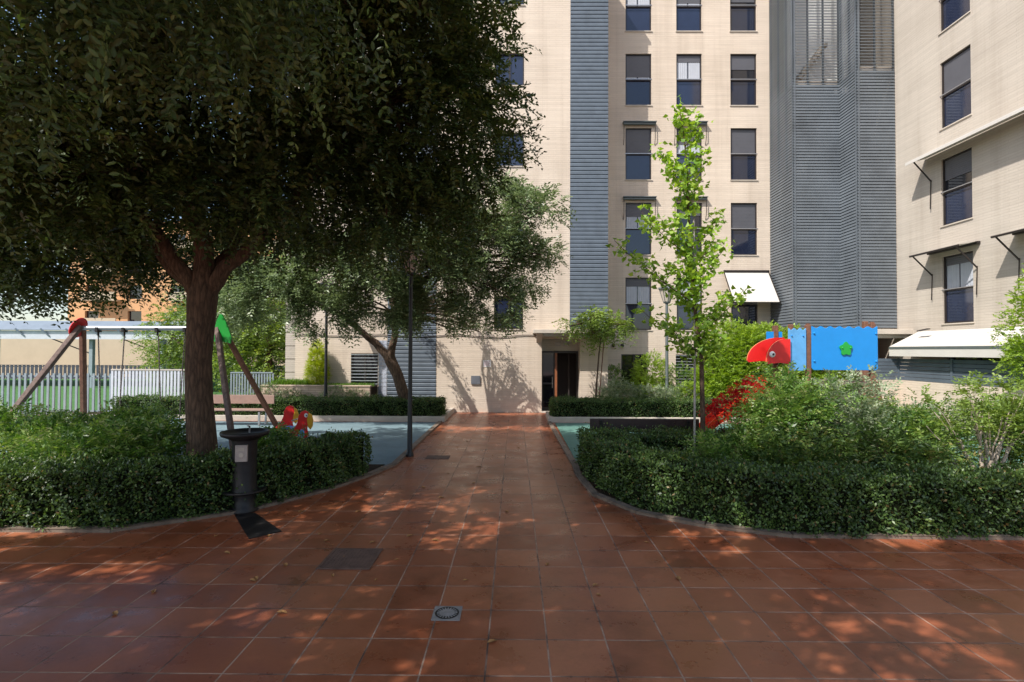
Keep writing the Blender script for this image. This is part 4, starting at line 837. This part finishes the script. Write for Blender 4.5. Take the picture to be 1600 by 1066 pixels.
# slender tree by the entrance
sm_root = (2.65, 17.25, .1)
SB = [B(-.35, -.1, 3.0, .55, .45, .32), B(.35, 0, 3.1, .6, .5, .34), B(.9, -.1, 2.95, .5, .4, .28), B(0, 0, 3.3, .55, .5, .3), B(-.75, 0, 2.95, .4, .3, .16), B(.1, -.2, 2.7, .5, .4, .25)]
tree('slender_tree', 'slender young tree with a small drooping crown by the entrance door', sm_root, [(0, 0, -.05, .035), (.05, 0, 1, .03), (.13, 0, 2, .025), (.2, 0, 2.6, .02)],
     [((.2, 0, 2.5), (.6, 0, 3.0), .016, .01), ((.2, 0, 2.5), (-.3, 0, 3.0), .016, .01)], SB, 420, 'l_bright', .11, .045, .36, 10, 'bark', .6, None, .9, .2)
tag(MB().tube([(2.75, 17.3, 0.1), (2.97, 17.3, 2.75)], .018, 8).build('tree_stake', M['woodpost']), 'thin brown stake tied beside the slender entrance tree', 'stake')
# trees in the background
BG = [B(0, 0, 3.6, 2.2, 2, 1.9), B(1.6, 0, 3.0, 1.8, 1.5, 1.5), B(-1.6, .4, 3.0, 1.8, 1.5, 1.5), B(.6, 0, 1.7, 1.8, 1.5, 1.2), B(-1.2, 0, 1.6, 1.5, 1.5, 1.0)]
g3 = 'yellow-green trees beyond the playground'
for lb, c, mt, n, sc_ in [('yellow-green tree behind the green-topped swing end', (-11.2, 23.5, 0), 'l_bright', 3000, 1.15), ('dark green tree in the distance behind the right swing post', (-13.0, 27, 0), 'l_olive', 2400, 1.5), ('yellow-green tree seen beside the big trunk, above the white fence', (-17.0, 27.0, 0), 'l_bright', 2200, .9),
                          ('small green tree in front of the orange building', (-22.5, 36, 0), 'l_olive', 1300, .95)]:
    t_ = tree('background_tree', lb, c, [(0, 0, 0, .2), (0, 0, 1.5, .15), (0, 0, 2.6, .1)], [((0, 0, 2), (1.0, 0, 3.2), .1, .05), ((0, 0, 2), (-1.0, 0, 3.2), .1, .05)], BG, n, mt, .14, .07, .4, 8, group=g3)
    t_.scale = (sc_,) * 3
round_bush('corner_tree', 'bright leafy tree edge in front of the right facade', [B(.2, 0, 2.7, .9, .9, .9), B(.5, 0, 3.5, .8, .8, .8), B(.1, 0, 2.0, .7, .8, .6), B(.9, 0, 2.4, .9, .9, .9), B(1.0, 0, 3.2, .9, .9, .9)], 4200, 'l_laurel', (11.3, 11.2, 0), .075, .035, 'tree')

# ---------------------------------------------------------------- street furniture
def lamp_post(loc, ht, rp, label, mat, glass=True):
    root = empty('street_lamp', loc, label, 'street lamp')
    MB().lathe([(rp * 1.9, 0), (rp * 1.9, .05), (rp * 1.25, .10), (rp * 1.1, .9), (rp, .95), (rp * .85, ht - .1), (rp * .85, ht)], n=16).build('post', M[mat], root)
    w0, w1, h = .13, .25, .42
    c = MB().lathe([(0.0, ht - .02), (w0 * .8, ht), (w0, ht + .05), (w0 * .9, ht + .06)], n=4)
    c.build('bracket', M[mat], root)
    g = MB().lathe([(w0 * .9, ht + .06), (w1, ht + .06 + h)], n=8, smooth=False); g.build('lantern_glass', M['lampglass'], root)
    f = MB()
    for k in range(8):
        a = 2 * math.pi * k / 8; f.bar((w0 * .92 * math.cos(a), w0 * .92 * math.sin(a), ht + .06), (w1 * 1.02 * math.cos(a), w1 * 1.02 * math.sin(a), ht + .06 + h), .018, .018)
    f.lathe([(w1 * 1.0, ht + .06 + h), (w1 * 1.18, ht + .06 + h), (w1 * 1.16, ht + .10 + h), (w1 * .5, ht + .17 + h), (.0, ht + .19 + h)], n=8, smooth=False)
    f.build('lantern_cap', M[mat], root)
    return root
p = W(1042, 600, 17.6); lamp_post((p.x, 17.6, .1), 3.72, .055, 'grey street lamp with a tapered glass lantern in front of the facade windows', 'lampgrey')
p = G(640, 713); lamp_post((p.x, p.y, 0), 3.75, .045, 'tall thin black lamp post at the left edge of the tiled path', 'black')
p = W(509, 600, 17.2); lamp_post((p.x, 17.2, .12), 3.75, .05, 'thin black lamp post standing in front of the conical conifer', 'black')
# drinking fountain
p = G(383, 806); fx, fy = p.x - .13, p.y + .22
df_ = empty('drinking_fountain', (fx, fy, 0), 'black cast-iron pedestal drinking fountain with a wide round basin', 'fountain')
MB().lathe([(0, 0), (.18, 0), (.19, .02), (.15, .06), (.14, .2), (.145, .235)], n=32).build('foot', M['iron'], df_)
MB().lathe([(.145, .235), (.265, .27), (.28, .285), (.265, .297), (.17, .28)], n=32).build('flange', M['iron'], df_)
MB().lathe([(.17, .28), (.158, .33), (.152, .6), (.155, .92), (.17, .98)], n=32).build('column', M['iron'], df_)
MB().lathe([(.17, .97), (.22, 1.0), (.295, 1.03), (.31, 1.06), (.305, 1.085), (.285, 1.08), (.26, 1.05), (.05, 1.03), (0, 1.03)], n=36).build('basin', M['iron'], df_)
pl = MB().box(-.075, .075, -.185, -.145, .70, .92).build('plate', M['plate'], df_, bevel=.004); pl.rotation_euler.z = R(14)
em = MB().box(-.035, .035, -.188, -.1855, .845, .885).prism([(math.cos(a) * .028, math.sin(a) * .03) for a in np.linspace(.3, 2 * math.pi - .3, 14)], (0, -.1855, .79), (1, 0, 0), (0, 0, 1), .003).build('emblem', M['concrete'], pl)
MB().tube([(.0, .12, 1.04), (.0, .12, 1.13), (0, .06, 1.15)], .012).build('spout', M['steel'], df_)
# dark drain mat
c4 = [G(367, 806), G(398, 802), G(440, 831), G(389, 843)]; cc = sum(c4, Vector()) / 4
gm = MB(); gm.prism([(q.x - cc.x, q.y - cc.y) for q in c4], (0, 0, .002), (1, 0, 0), (0, 1, 0), .008)
tag(gm.build('drain_plate', M['iron'], None, (cc.x, cc.y, 0)), 'dark square drain plate on the tiles in front of the black fountain', 'drain')
# manhole and drains
def flat_quad(px4, name, mat, label, cat, z=.004, h=.006):
    c4 = [G(*q) for q in px4]; c = sum(c4, Vector()) / 4; mb = MB(); mb.prism([(q.x - c.x, q.y - c.y) for q in c4], (0, 0, z), (1, 0, 0), (0, 1, 0), h)
    return c4, c, mb
xa = -.195 - 3 * .446; ya_ = 3.554 + 4 * .446
mh = empty('manhole_cover', (xa + .01, 5.35, 0), 'square dark grey manhole cover set in the tiles', 'manhole cover')
q = [G(517, 858), G(597, 860), G(580, 889), G(499, 889)]
x0_, x1_ = min(v.x for v in q) , max(v.x for v in q); 
mc = sum(q, Vector()) / 4; mh.location = (mc.x, mc.y, 0); s_ = .27
MB().box(-s_, s_, -s_, -s_ + .03, .001, .010).box(-s_, s_, s_ - .03, s_, .001, .010).box(-s_, -s_ + .03, -s_ + .03, s_ - .03, .001, .010).box(s_ - .03, s_, -s_ + .03, s_ - .03, .001, .010).build('frame', M['lid'], mh)
ld = MB().box(-s_ + .034, s_ - .034, -s_ + .034, s_ - .034, .001, .008)
for i in range(12):
    for j in range(12): ld.box(-.21 + i * .038 - .012, -.21 + i * .038 + .012, -.21 + j * .038 - .004, -.21 + j * .038 + .004, .008, .0105)
ld.build('lid', M['lid'], mh)
q = [G(678, 946), G(726, 946), G(722, 973), G(668, 973)]; c = sum(q, Vector()) / 4
dg = empty('floor_drain', (c.x, c.y, 0), 'small pale square floor drain with a round slotted grate, on the nearer tiles', 'drain'); s_ = .118
MB().box(-s_, s_, -s_, s_, .001, .007).build('frame', M['palegrey'], dg, bevel=.002)
gr_ = MB().lathe([(.100, .0075), (.100, .0085), (0, .0085)], n=32, smooth=False); gr_.build('ring', M['iron'], dg)
g_ = MB().lathe([(.060, .009), (.058, .0105), (0, .0105)], n=28, smooth=False)
for k in range(20):
    a = 2 * math.pi * k / 20; g_.bar((.055 * math.cos(a), .055 * math.sin(a), .0098), (.086 * math.cos(a), .086 * math.sin(a), .0098), .011, .0015)
g_.build('grate', M['palegrey'], dg)
p = G(684, 715); tag(MB().box(-.24, .24, -.17, .17, .001, .009).box(-.21, .21, -.14, .14, .009, .0105).build('access_cover', M['lid'], None, (p.x, p.y, 0)), 'thin dark access cover on the path beside the black lamp post', 'drain')

# benches
def bench(loc, L_, label, wood, metal, rz=0, back=.85):
    root = empty('park_bench', loc, label, 'bench', None, rz)
    for k in range(3): MB().box(-L_ / 2, L_ / 2, -.02 - k * .15 + .0, .11 - k * .15, .43, .465).build('seat_slat', M[wood], root, bevel=.006)
    MB().box(-L_ / 2, L_ / 2, .16, .195, back - .26, back).build('backrest', M[wood], root, bevel=.008)
    for s in (-1, 1):
        x = s * (L_ / 2 - .22)
        MB().bar((x, -.28, 0), (x, -.28, .43), .05, .04).bar((x, -.30, .415), (x, .14, .415), .05, .03).bar((x, .11, 0), (x, .15, .43), .05, .04).bar((x, .15, .41), (x, .215, back - .03), .05, .035).build('leg', M[metal], root)
    return root
p = G(385, 660); bench((-8.15, 15.15, 0.01), 2.1, 'pinkish slatted bench in front of the hedge beyond the swing', 'benchwood', 'steel', 0)
xb0, xb1 = (922 - 805) / 812 * 10.25, (1092 - 805) / 812 * 10.25
bench(((xb0 + xb1) / 2, 10.45, 0.01), xb1 - xb0, 'dark brown bench seen from behind, beyond the curved hedge', 'darkwood', 'black', math.pi, .86)

# swing set
ss = empty('swing_set', (-8.75, 12.4, 0), 'wooden swing frame with a steel crossbeam, red and green end plates', 'swing set')
bz = 2.70; xl, xr = -1.65, 1.65
MB().tube([(xl, 0, bz), (xr, 0, bz)], .055, 16).build('beam', M['greysteel'], ss)
for (top, foot, mt) in [((xl + .02, -.05, bz + .05), (xl - 1.1, -1.2, 0), 'woodpost_grey'), ((xl - .03, .06, bz + .0), (xl - .9, 1.2, 0), 'woodpost'), ((xr - .02, -.05, bz + .05), (xr + 1.05, -1.2, 0), 'woodpost_grey'), ((xr + .03, .06, bz + .05), (xr + .98, 1.2, 0), 'woodpost')]:
    MB().bar(foot, top, .11, .11, 0, (0, 1, 0)).build('post', M[mt], ss, bevel=.015)
def leafplate(s):
    pts = []
    for i in range(24):
        a = 2 * math.pi * i / 24; r_ = .30 * (1 + .25 * math.cos(a)); pts.append((r_ * .55 * math.sin(a), r_ * 1.15 * math.cos(a)))
    return pts
o = MB().prism([(x * 1.1, z * .75) for x, z in leafplate(1)], (0, 0, 0), (.35, .94, 0), (0, 0, 1), .03).build('end_plate', M['red'], ss, bevel=.006); o.location = (xl - .08, -.05, bz - .05); o.rotation_euler = (0, R(24), R(6))
tri = [(-.18, -.28), (-.10, -.33), (.05, -.30), (.22, -.34), (.24, -.22), (.16, .05), (.02, .34), (-.05, .36), (-.12, .2), (-.17, 0)]
o = MB().prism(tri, (0, 0, 0), (1, 0, 0), (0, 0, 1), -.03).build('end_plate', M['green'], ss, bevel=.006); o.location = (xr + .13, -.12, bz - .02)
for x in (-1.25, -.62, .18, .85): MB().box(x - .03, x + .03, -.07, .07, bz - .1, bz + .02).tube([(x, 0, bz - .1), (x, 0, bz - .18)], .02, 8).build('hanger', M['iron'], ss)
def swing(x, label):
    root = empty('swing', (x, 12.4, 0.0), label, 'swing', 'swings hanging from the beam')
    MB().box(-.24, .24, -.09, .09, .50, .535).build('seat', M['rubberseat'], root, bevel=.01)
    for s in (-1, 1):
        mb = MB(); z0, z1 = .53, bz - .17; n = 46; hx0, hx1 = s * .22, s * .315
        for k in range(n):
            t = k / n; t2 = (k + 1.15) / n; a = (hx0 + (hx1 - hx0) * t, 0, z0 + (z1 - z0) * t); b = (hx0 + (hx1 - hx0) * t2, 0, z0 + (z1 - z0) * min(1, t2))
            mb.bar(a, b, .028 if k % 2 else .010, .010 if k % 2 else .028)
        mb.build('chain', M['chain'], root)
    return root
swing(-8.75 - .935, 'blue-seated chain swing on the left half of the beam'); swing(-8.75 + .515, 'blue-seated chain swing half hidden by the thick trunk')

# parrot spring rider
par = [(-.28, 0), (-.30, .10), (-.17, .22), (-.10, .38), (-.08, .52), (-.02, .62), (.07, .655), (.15, .62), (.18, .52), (.15, .38), (.13, .22), (.16, .08), (.12, 0)]
beak = [(.165, .60), (.235, .55), (.275, .42), (.26, .28), (.21, .20), (.155, .26), (.13, .40), (.14, .52)]
wing = [(-.10, .02), (-.06, .14), (0, .21), (.06, .18), (.08, .08), (.05, 0)]
p = G(478, 700); sr = empty('spring_rider', (W(465, 600, 12.6).x, 12.6, 0), 'red parrot-shaped spring rider with a yellow beak on the blue play surface', 'spring rider')
for i, (ox, oy) in enumerate([(-.34, .22), (.20, -.22)]):
    z = .17 if i == 0 else .10
    o = MB().prism(par, (0, 0, 0), (1, 0, 0), (0, 0, 1), -.03).build('side_panel', M['red'], sr, bevel=.006); o.location = (ox, oy, z)
    MB().prism(beak, (0, .002 if i == 0 else -.008, 0), (1, 0, 0), (0, 0, 1), -.03).build('beak', M['yellow'], o)
    if i == 1:
        MB().prism(wing, (0, -.012, 0), (1, 0, 0), (0, 0, 1), -.02).build('wing', M['blue_pale'], o)
        e = MB(); e.prism([(.105 + .045 * math.cos(a), .54 + .05 * math.sin(a)) for a in np.linspace(0, 2 * math.pi, 14, endpoint=False)], (0, -.012, 0), (1, 0, 0), (0, 0, 1), -.01, 0)
        e.prism([(.12 + .016 * math.cos(a), .53 + .018 * math.sin(a)) for a in np.linspace(0, 2 * math.pi, 10, endpoint=False)], (0, -.016, 0), (1, 0, 0), (0, 0, 1), -.008, 1); e.build('eye', [M['white'], M['black']], o)
o = MB().box(-.3, .14, -.2, .2, .3, .33).build('seat', M['blue'], sr, bevel=.01)
MB().tube([(.0, -.3, .52), (.0, .3, .52)], .016).build('handlebar', M['steel'], sr)
sp_ = MB(); sp_.tube([(.09 * math.cos(t * 2 * math.pi * 5), .09 * math.sin(t * 2 * math.pi * 5),   .03 + .26 * t) for t in np.linspace(0, 1, 80)], .014, 6); sp_.build('spring', M['iron'], sr)
MB().box(-.18, .18, -.18, .18, .008, .03).build('base_plate', M['iron'], sr)

# play tower with slide
PY = 11.4
pt_ = empty('play_tower', (6.3, PY + .6, 0), 'blue-panelled wooden play tower with a red animal head and slide', 'play tower')
def WX(px): return (px - 805) / 812 * PY - 6.3
def WZ(py, y=PY): return 2.2 + (548 - py) / 812 * y
for px, dy, zt in ((1262, -.62, 506), (1362, -.62, 503)):
    x = WX(px); MB().box(x - .05, x + .05, dy, dy + .1, 0, WZ(zt)).box(x - .035, x + .035, dy + .015, dy + .085, WZ(zt), WZ(zt) + .03).build('post', M['woodpost'], pt_, bevel=.01)
for px, dy, zt in ((1212, -.1, 507), (1236, .6, 505), (1352, .6, 500)):
    x = (px - 805) / 812 * (PY + .6 + dy) - 6.3; MB().box(x - .05, x + .05, dy, dy + .1, 0, WZ(zt, PY + .6 + dy)).build('post', M['woodpost'], pt_, bevel=.01)
def wavy(x0, x1, z0, z1, n, amp=.022):
    pts = [(x0 + .04, z0), (x1 - .04, z0), (x1, z0 + .04), (x1, z1)]; m = n * 8
    pts += [(x1 + (x0 - x1) * k / m, z1 + amp * math.cos(2 * math.pi * n * k / m) - amp) for k in range(1, m)]
    return pts + [(x0, z1), (x0, z0 + .04)]
x0, x1 = WX(1265), WX(1367)
bp_ = MB().prism(wavy(x0, x1, WZ(576), WZ(508), 7), (0, -.625, 0), (1, 0, 0), (0, 0, 1), -.02 * -1).build('side_panel', M['blue'], pt_, bevel=.004)
bx, bz2 = [], []
for px, py in ((1267, 519), (1366, 519), (1267, 562), (1366, 562)): MB().sphere((WX(px) + (.02 if px < 1300 else -.03), -.655, WZ(py)), .022, 10).build('bolt_cap', M['blue'], bp_)
star = []
for i in range(40):
    a = 2 * math.pi * i / 40 + math.pi / 2; star.append((.125 * (1 + .15 * math.cos(5 * (a - math.pi / 2))) * math.cos(a), .135 * (1 + .15 * math.cos(5 * (a - math.pi / 2))) * math.sin(a)))
cx, cz = WX(1317), WZ(543)
MB().prism(star, (cx, -.65, cz), (1, 0, 0), (0, 0, 1), .025).sphere((cx - .09, -.685, cz + .02), .018, 8).sphere((cx + .09, -.685, cz + .02), .018, 8).build('flower_knob', M['green'], bp_)
o = MB().prism(wavy(0, .395, WZ(577), WZ(511), 3), (0, 0, 0), (1, 0, 0), (0, 0, 1), .02).build('corner_panel', M['blue_pale'], pt_, bevel=.004); o.location = (WX(1229), -.625, 0); o.rotation_euler.z = R(0)  # paler blue stands in for stronger light on this face
o.scale = (.98, 1, 1)
for px, py in ((1234, 523), (1252, 523)): MB().sphere((WX(px) - WX(1229), -.03, WZ(py)), .018, 8).build('bolt_cap', M['blue'], o)
MB().box(WX(1222), x1 - .05, -.5, .6, 1.48, 1.54).build('deck', M['woodpost_grey'], pt_)
MB().box(WX(1215), WX(1240), -.08, -.05, 2.35, 2.66).build('back_panel', M['blue'], pt_)
MB().bar((x1 + .0, -.55, 1.55), (x1 + .42, -.4, 0), .1, .1).build('brace', M['woodpost'], pt_, bevel=.01)
for k in range(3): MB().box(x1 - .9, x1 - .1, -.45 , .5, .35 + k * .4, .40 + k * .4).build('step', M['woodpost_grey'], pt_)
# head plates left of the corner panel
def rimmed(mb):
    for i in range(2, len(mb.f)): mb.m[i] = 1
    return mb
def head(px0, px1, ptop, pbot):
    xa, xb, za, zb = WX(px0), WX(px1), WZ(pbot), WZ(ptop); pts = [(xb, za), (xb, zb)]
    for k in range(1, 13):
        a = math.pi / 2 * k / 12; pts.append((xb - .1 - (xb - .1 - xa) * math.sin(a), za + .04 + (zb - za - .04) * math.cos(a)))
    return pts + [(xa + .04, za), (xa + .3, za + .03)]
h1 = rimmed(MB().prism(head(1193, 1230, 528, 567), (0, -.66, 0), (1, 0, 0), (0, 0, 1), .04)).build('head_plate', [M['red'], M['rim']], pt_)
ec = (WX(1202), WZ(552)); e = MB().sphere((ec[0], -.70, ec[1]), .068, 14, 0, (1, .5, 1)).sphere((ec[0] + .01, -.732, ec[1]), .026, 10, 1, (1, .5, 1)); e.build('eye', [M['white'], M['black']], h1)
h2 = rimmed(MB().prism(head(1178, 1238, 525, 565), (0, -.2, 0), (1, 0, 0), (0, 0, 1), .04)).build('head_plate', [M['red'], M['rim']], pt_)
# slide falling to the left
s0 = Vector((WX(1205), -.35, 1.52)); s1 = Vector((WX(1092), -.35, .22)); sd = MB(); nS = 14
for k in range(nS):
    def sp(t): return Vector((s0.x + (s1.x - s0.x) * t, s0.y, s0.z + (s1.z - s0.z) * (t + .12 * math.sin(2 * math.pi * t) * .5)))
    a, b = sp(k / nS), sp((k + 1) / nS); v = Vector((0, .22, 0)); hh = Vector((0, 0, .16)); tt = Vector((0, .03, 0))
    sd.add([a - v, b - v, b + v, a + v], [(0, 1, 2, 3), (3, 2, 1, 0)])
    for s in (-1, 1):
        p0, p1 = a + v * s, b + v * s; lo = Vector((0, 0, -.05)); sd.add([p0 + lo, p1 + lo, p1 + hh, p0 + hh, p0 + lo + tt * s, p1 + lo + tt * s, p1 + hh + tt * s, p0 + hh + tt * s], [(0, 1, 2, 3), (7, 6, 5, 4), (3, 2, 6, 7), (0, 4, 5, 1), (0, 3, 7, 4), (1, 5, 6, 2)])
sd.build('slide', M['orange_red'], pt_)

# ---------------------------------------------------------------- fences, court and buildings to the left
def rail_fence(x0, x1, y, z0, z1, step, wdt, mat, label, top=True, kink=False):
    root = empty('slatted_fence', ((x0 + x1) / 2, y, 0), label, 'fence'); cx = (x0 + x1) / 2; mb = MB(); x = x0
    while x < x1:
        mb.box(x - cx, x - cx + wdt, -.015, .015, z0, z1)
        x += step
    mb.build('slats', M[mat], root)
    r = MB(); r.box(x0 - cx, x1 - cx, .018, .05, z1 - .12, z1 - .07); r.box(x0 - cx, x1 - cx, .018, .05, z0 + .1, z0 + .15)
    if top: r.box(x0 - cx, x1 - cx, -.03, .06, z1, z1 + .04)
    r.build('rails', M['concrete'] if mat == 'fencewhite' else M[mat], root); return root
sheet('sports_court', [(-60, 18.3), (-11.5, 18.3), (-14, 37.5), (-60, 37.5)], .01, M['turf'])
rail_fence(-26, -13.3, 17.2, .0, 1.38, .19, .075, 'fenceblue', 'blue-grey vertical slat fence in front of the green court, behind the left swing leg', False)
rail_fence(-13.25, -10.3, 17.0, .25, 1.50, .115, .07, 'fencewhite', 'white slatted fence panel left of the thick trunk')
rail_fence(-10.2, -8.7, 18.6, .4, 1.35, .10, .05, 'fenceblue', 'short grey railing beside the corner of the brick block')
rail_fence(-55, -14, 37.6, .0, .98, .30, .2, 'navyfence', 'dark low fence along the far side of the green court')
# pergola
pg = empty('pergola', (-28, 31, 0), 'long flat-roofed pergola with grey posts beyond the green court', 'pergola')
MB().box(-16, 12.2, -1.6, 2.8, 3.70, 3.78).add([(-16, -2.45, 3.22), (12.2, -2.45, 3.22), (12.2, -1.6, 3.70), (-16, -1.6, 3.70), (-16, -2.45, 3.26), (12.2, -2.45, 3.26), (12.2, -1.6, 3.78), (-16, -1.6, 3.78)], [(0, 3, 2, 1), (4, 5, 6, 7), (0, 1, 5, 4), (0, 4, 7, 3), (1, 2, 6, 5)]).build('roof', M['teal'], pg)
MB().box(-16, 12.2, -2.32, -2.205, 2.73, 3.2).build('fascia', M['fencewhite'], pg)
for x in (-12, -6.8, -1.2, 4.2, 8.2):
    MB().box(x - .1, x + .1, -2.0, -1.8, 0, 3.35).build('post', M['fenceblue'], pg); MB().bar((x, -1.9, 1.9), (x - 3.2, -1.9, 3.1), .05, .05).build('brace', M['iron'], pg)
for x in np.arange(-15, 12, 1.4): MB().bar((x, -2.5, 3.3), (x + .35, -2.34, 2.9), .07, .07).build('bracket', M['teal'], pg)
tag(MB().box(-50, -15.0, 40, 40.3, 0, 3.2).box(-50, -14.9, 39.9, 40.35, 3.2, 3.4).box(-27, -21, 39.9, 39.98, .2, 3.0, 1).build('boundary_wall', [M['beigewall'], M['slat']]), 'long cream wall behind the pergola and dark fence', 'wall')
ob = empty('orange_building', (-36, 60, 0), 'distant orange apartment building with balconies seen through the tree', 'building')
holes = [(x, x + 1.6, 2 + 3 * k, 3.6 + 3 * k) for x in (-14, -9, -4, 1, 6, 11) for k in range(5)]
wall_holes(-16, 16, 0, 17, holes, .3).build('wall', M['orange'], ob)
mb = MB(); mb.quad((16, 0, 0), (16, 12, 0), (16, 12, 17), (16, 0, 17)); mb.quad((-16, 0, 17), (16, 0, 17), (16, 12, 17), (-16, 12, 17)); mb.quad((-16, 0, 0), (-16, 0, 17), (-16, 12, 17), (-16, 12, 0)); mb.build('end_wall', M['orange'], ob)
for a, b, c, d in holes: MB().quad((a, .28, c), (b, .28, c), (b, .28, d), (a, .28, d)).build('window', M['glass_dark'], ob)
for k in range(5):
    for x in (-11.5, -1.5, 8.5): MB().box(x - 2, x + 2, -1.2, -.002, 1.7 + 3 * k, 1.85 + 3 * k).box(x - 2, x + 2, -1.2, -1.1, 1.85 + 3 * k, 2.7 + 3 * k).build('balcony', M['beigewall'], ob)

# ---------------------------------------------------------------- fallen leaves
lf = None
spots = [(446, 884), (400, 905), (420, 838), (465, 845), (510, 845), (395, 908), (440, 958), (582, 848), (690, 860), (640, 838), (855, 882), (770, 1003), (930, 915), (935, 930), (588, 906), (728, 907), (620, 875), (355, 865), (500, 835), (520, 900), (770, 712), (700, 740), (740, 755), (662, 762), (690, 778), (730, 690), (792, 800), (628, 782), (560, 800), (470, 800), (240, 925), (180, 960), (1010, 848), (1060, 905), (600, 742), (748, 730), (720, 660), (745, 670), (765, 655), (790, 672), (810, 700), (715, 700), (680, 845), (338, 838), (540, 870)]
for i, (px, py) in enumerate(spots):
    g = G(px, py)
    if lf is None:
        mb = MB(); s = .045
        mb.add([(-s, 0, .004), (-s * .3, s * .45, .016), (s * .5, s * .4, .012), (s * 1.1, 0, .006), (s * .5, -s * .4, .018), (-s * .3, -s * .4, .010), (0, 0, .003)], [(0, 6, 1), (1, 6, 2), (2, 6, 3), (3, 6, 4), (4, 6, 5), (5, 6, 0)])
        lf = mb.build('fallen_leaf', M['dryleaf']); tag(lf, 'small dry brown leaf fallen on the terracotta tiles', 'leaf', 'fallen leaves scattered over the tiles'); o = lf
    else:
        o = lf.copy(); col.objects.link(o)
    o.location = (g.x, g.y, 0); o.rotation_euler = (0, 0, random.uniform(0, 6.3)); k = random.uniform(.6, 1.15); o.scale = (k, k, k)

# dry litter gathered along the kerbs and under the hedges (nobody could count it)
Ps = []
for poly, sgn in ((LP, -1), (RP, 1)):
    for i in range(len(poly) - 1):
        a = np.array(poly[i]); b = np.array(poly[i + 1]); ln = np.linalg.norm(b - a); k = int(ln * 16); t = rng.random((k, 1)); nr = np.array([b[1] - a[1], a[0] - b[0]]) / ln
        off = .07 + np.abs(rng.normal(0, .11, (k, 1))) ; Ps.append((a + (b - a) * t) + nr * off)
P2 = np.vstack(Ps); P2 = P2[(P2[:, 0] > -12) & (P2[:, 0] < 12)]; k = len(P2); P = np.column_stack([P2, np.full(k, .006)])
D = np.column_stack([rng.normal(0, 1, (k, 2)), np.zeros(k)]); 
M['litter'] = leafmat('dry_litter', [(0.10, 0.05, 0.02), (0.22, 0.12, 0.045), (0.34, 0.20, 0.08)], .1, .8, .2)
tag(leaf_obj('leaf_litter', P, D, np.array([0, 0, 1.]) + rng.normal(0, .15, (k, 3)), rng.uniform(.02, .045, k), rng.uniform(.01, .022, k), M['litter'], fold=.25), 'small dry leaf litter gathered along the kerbs of the beds', 'leaf litter', kind='stuff')
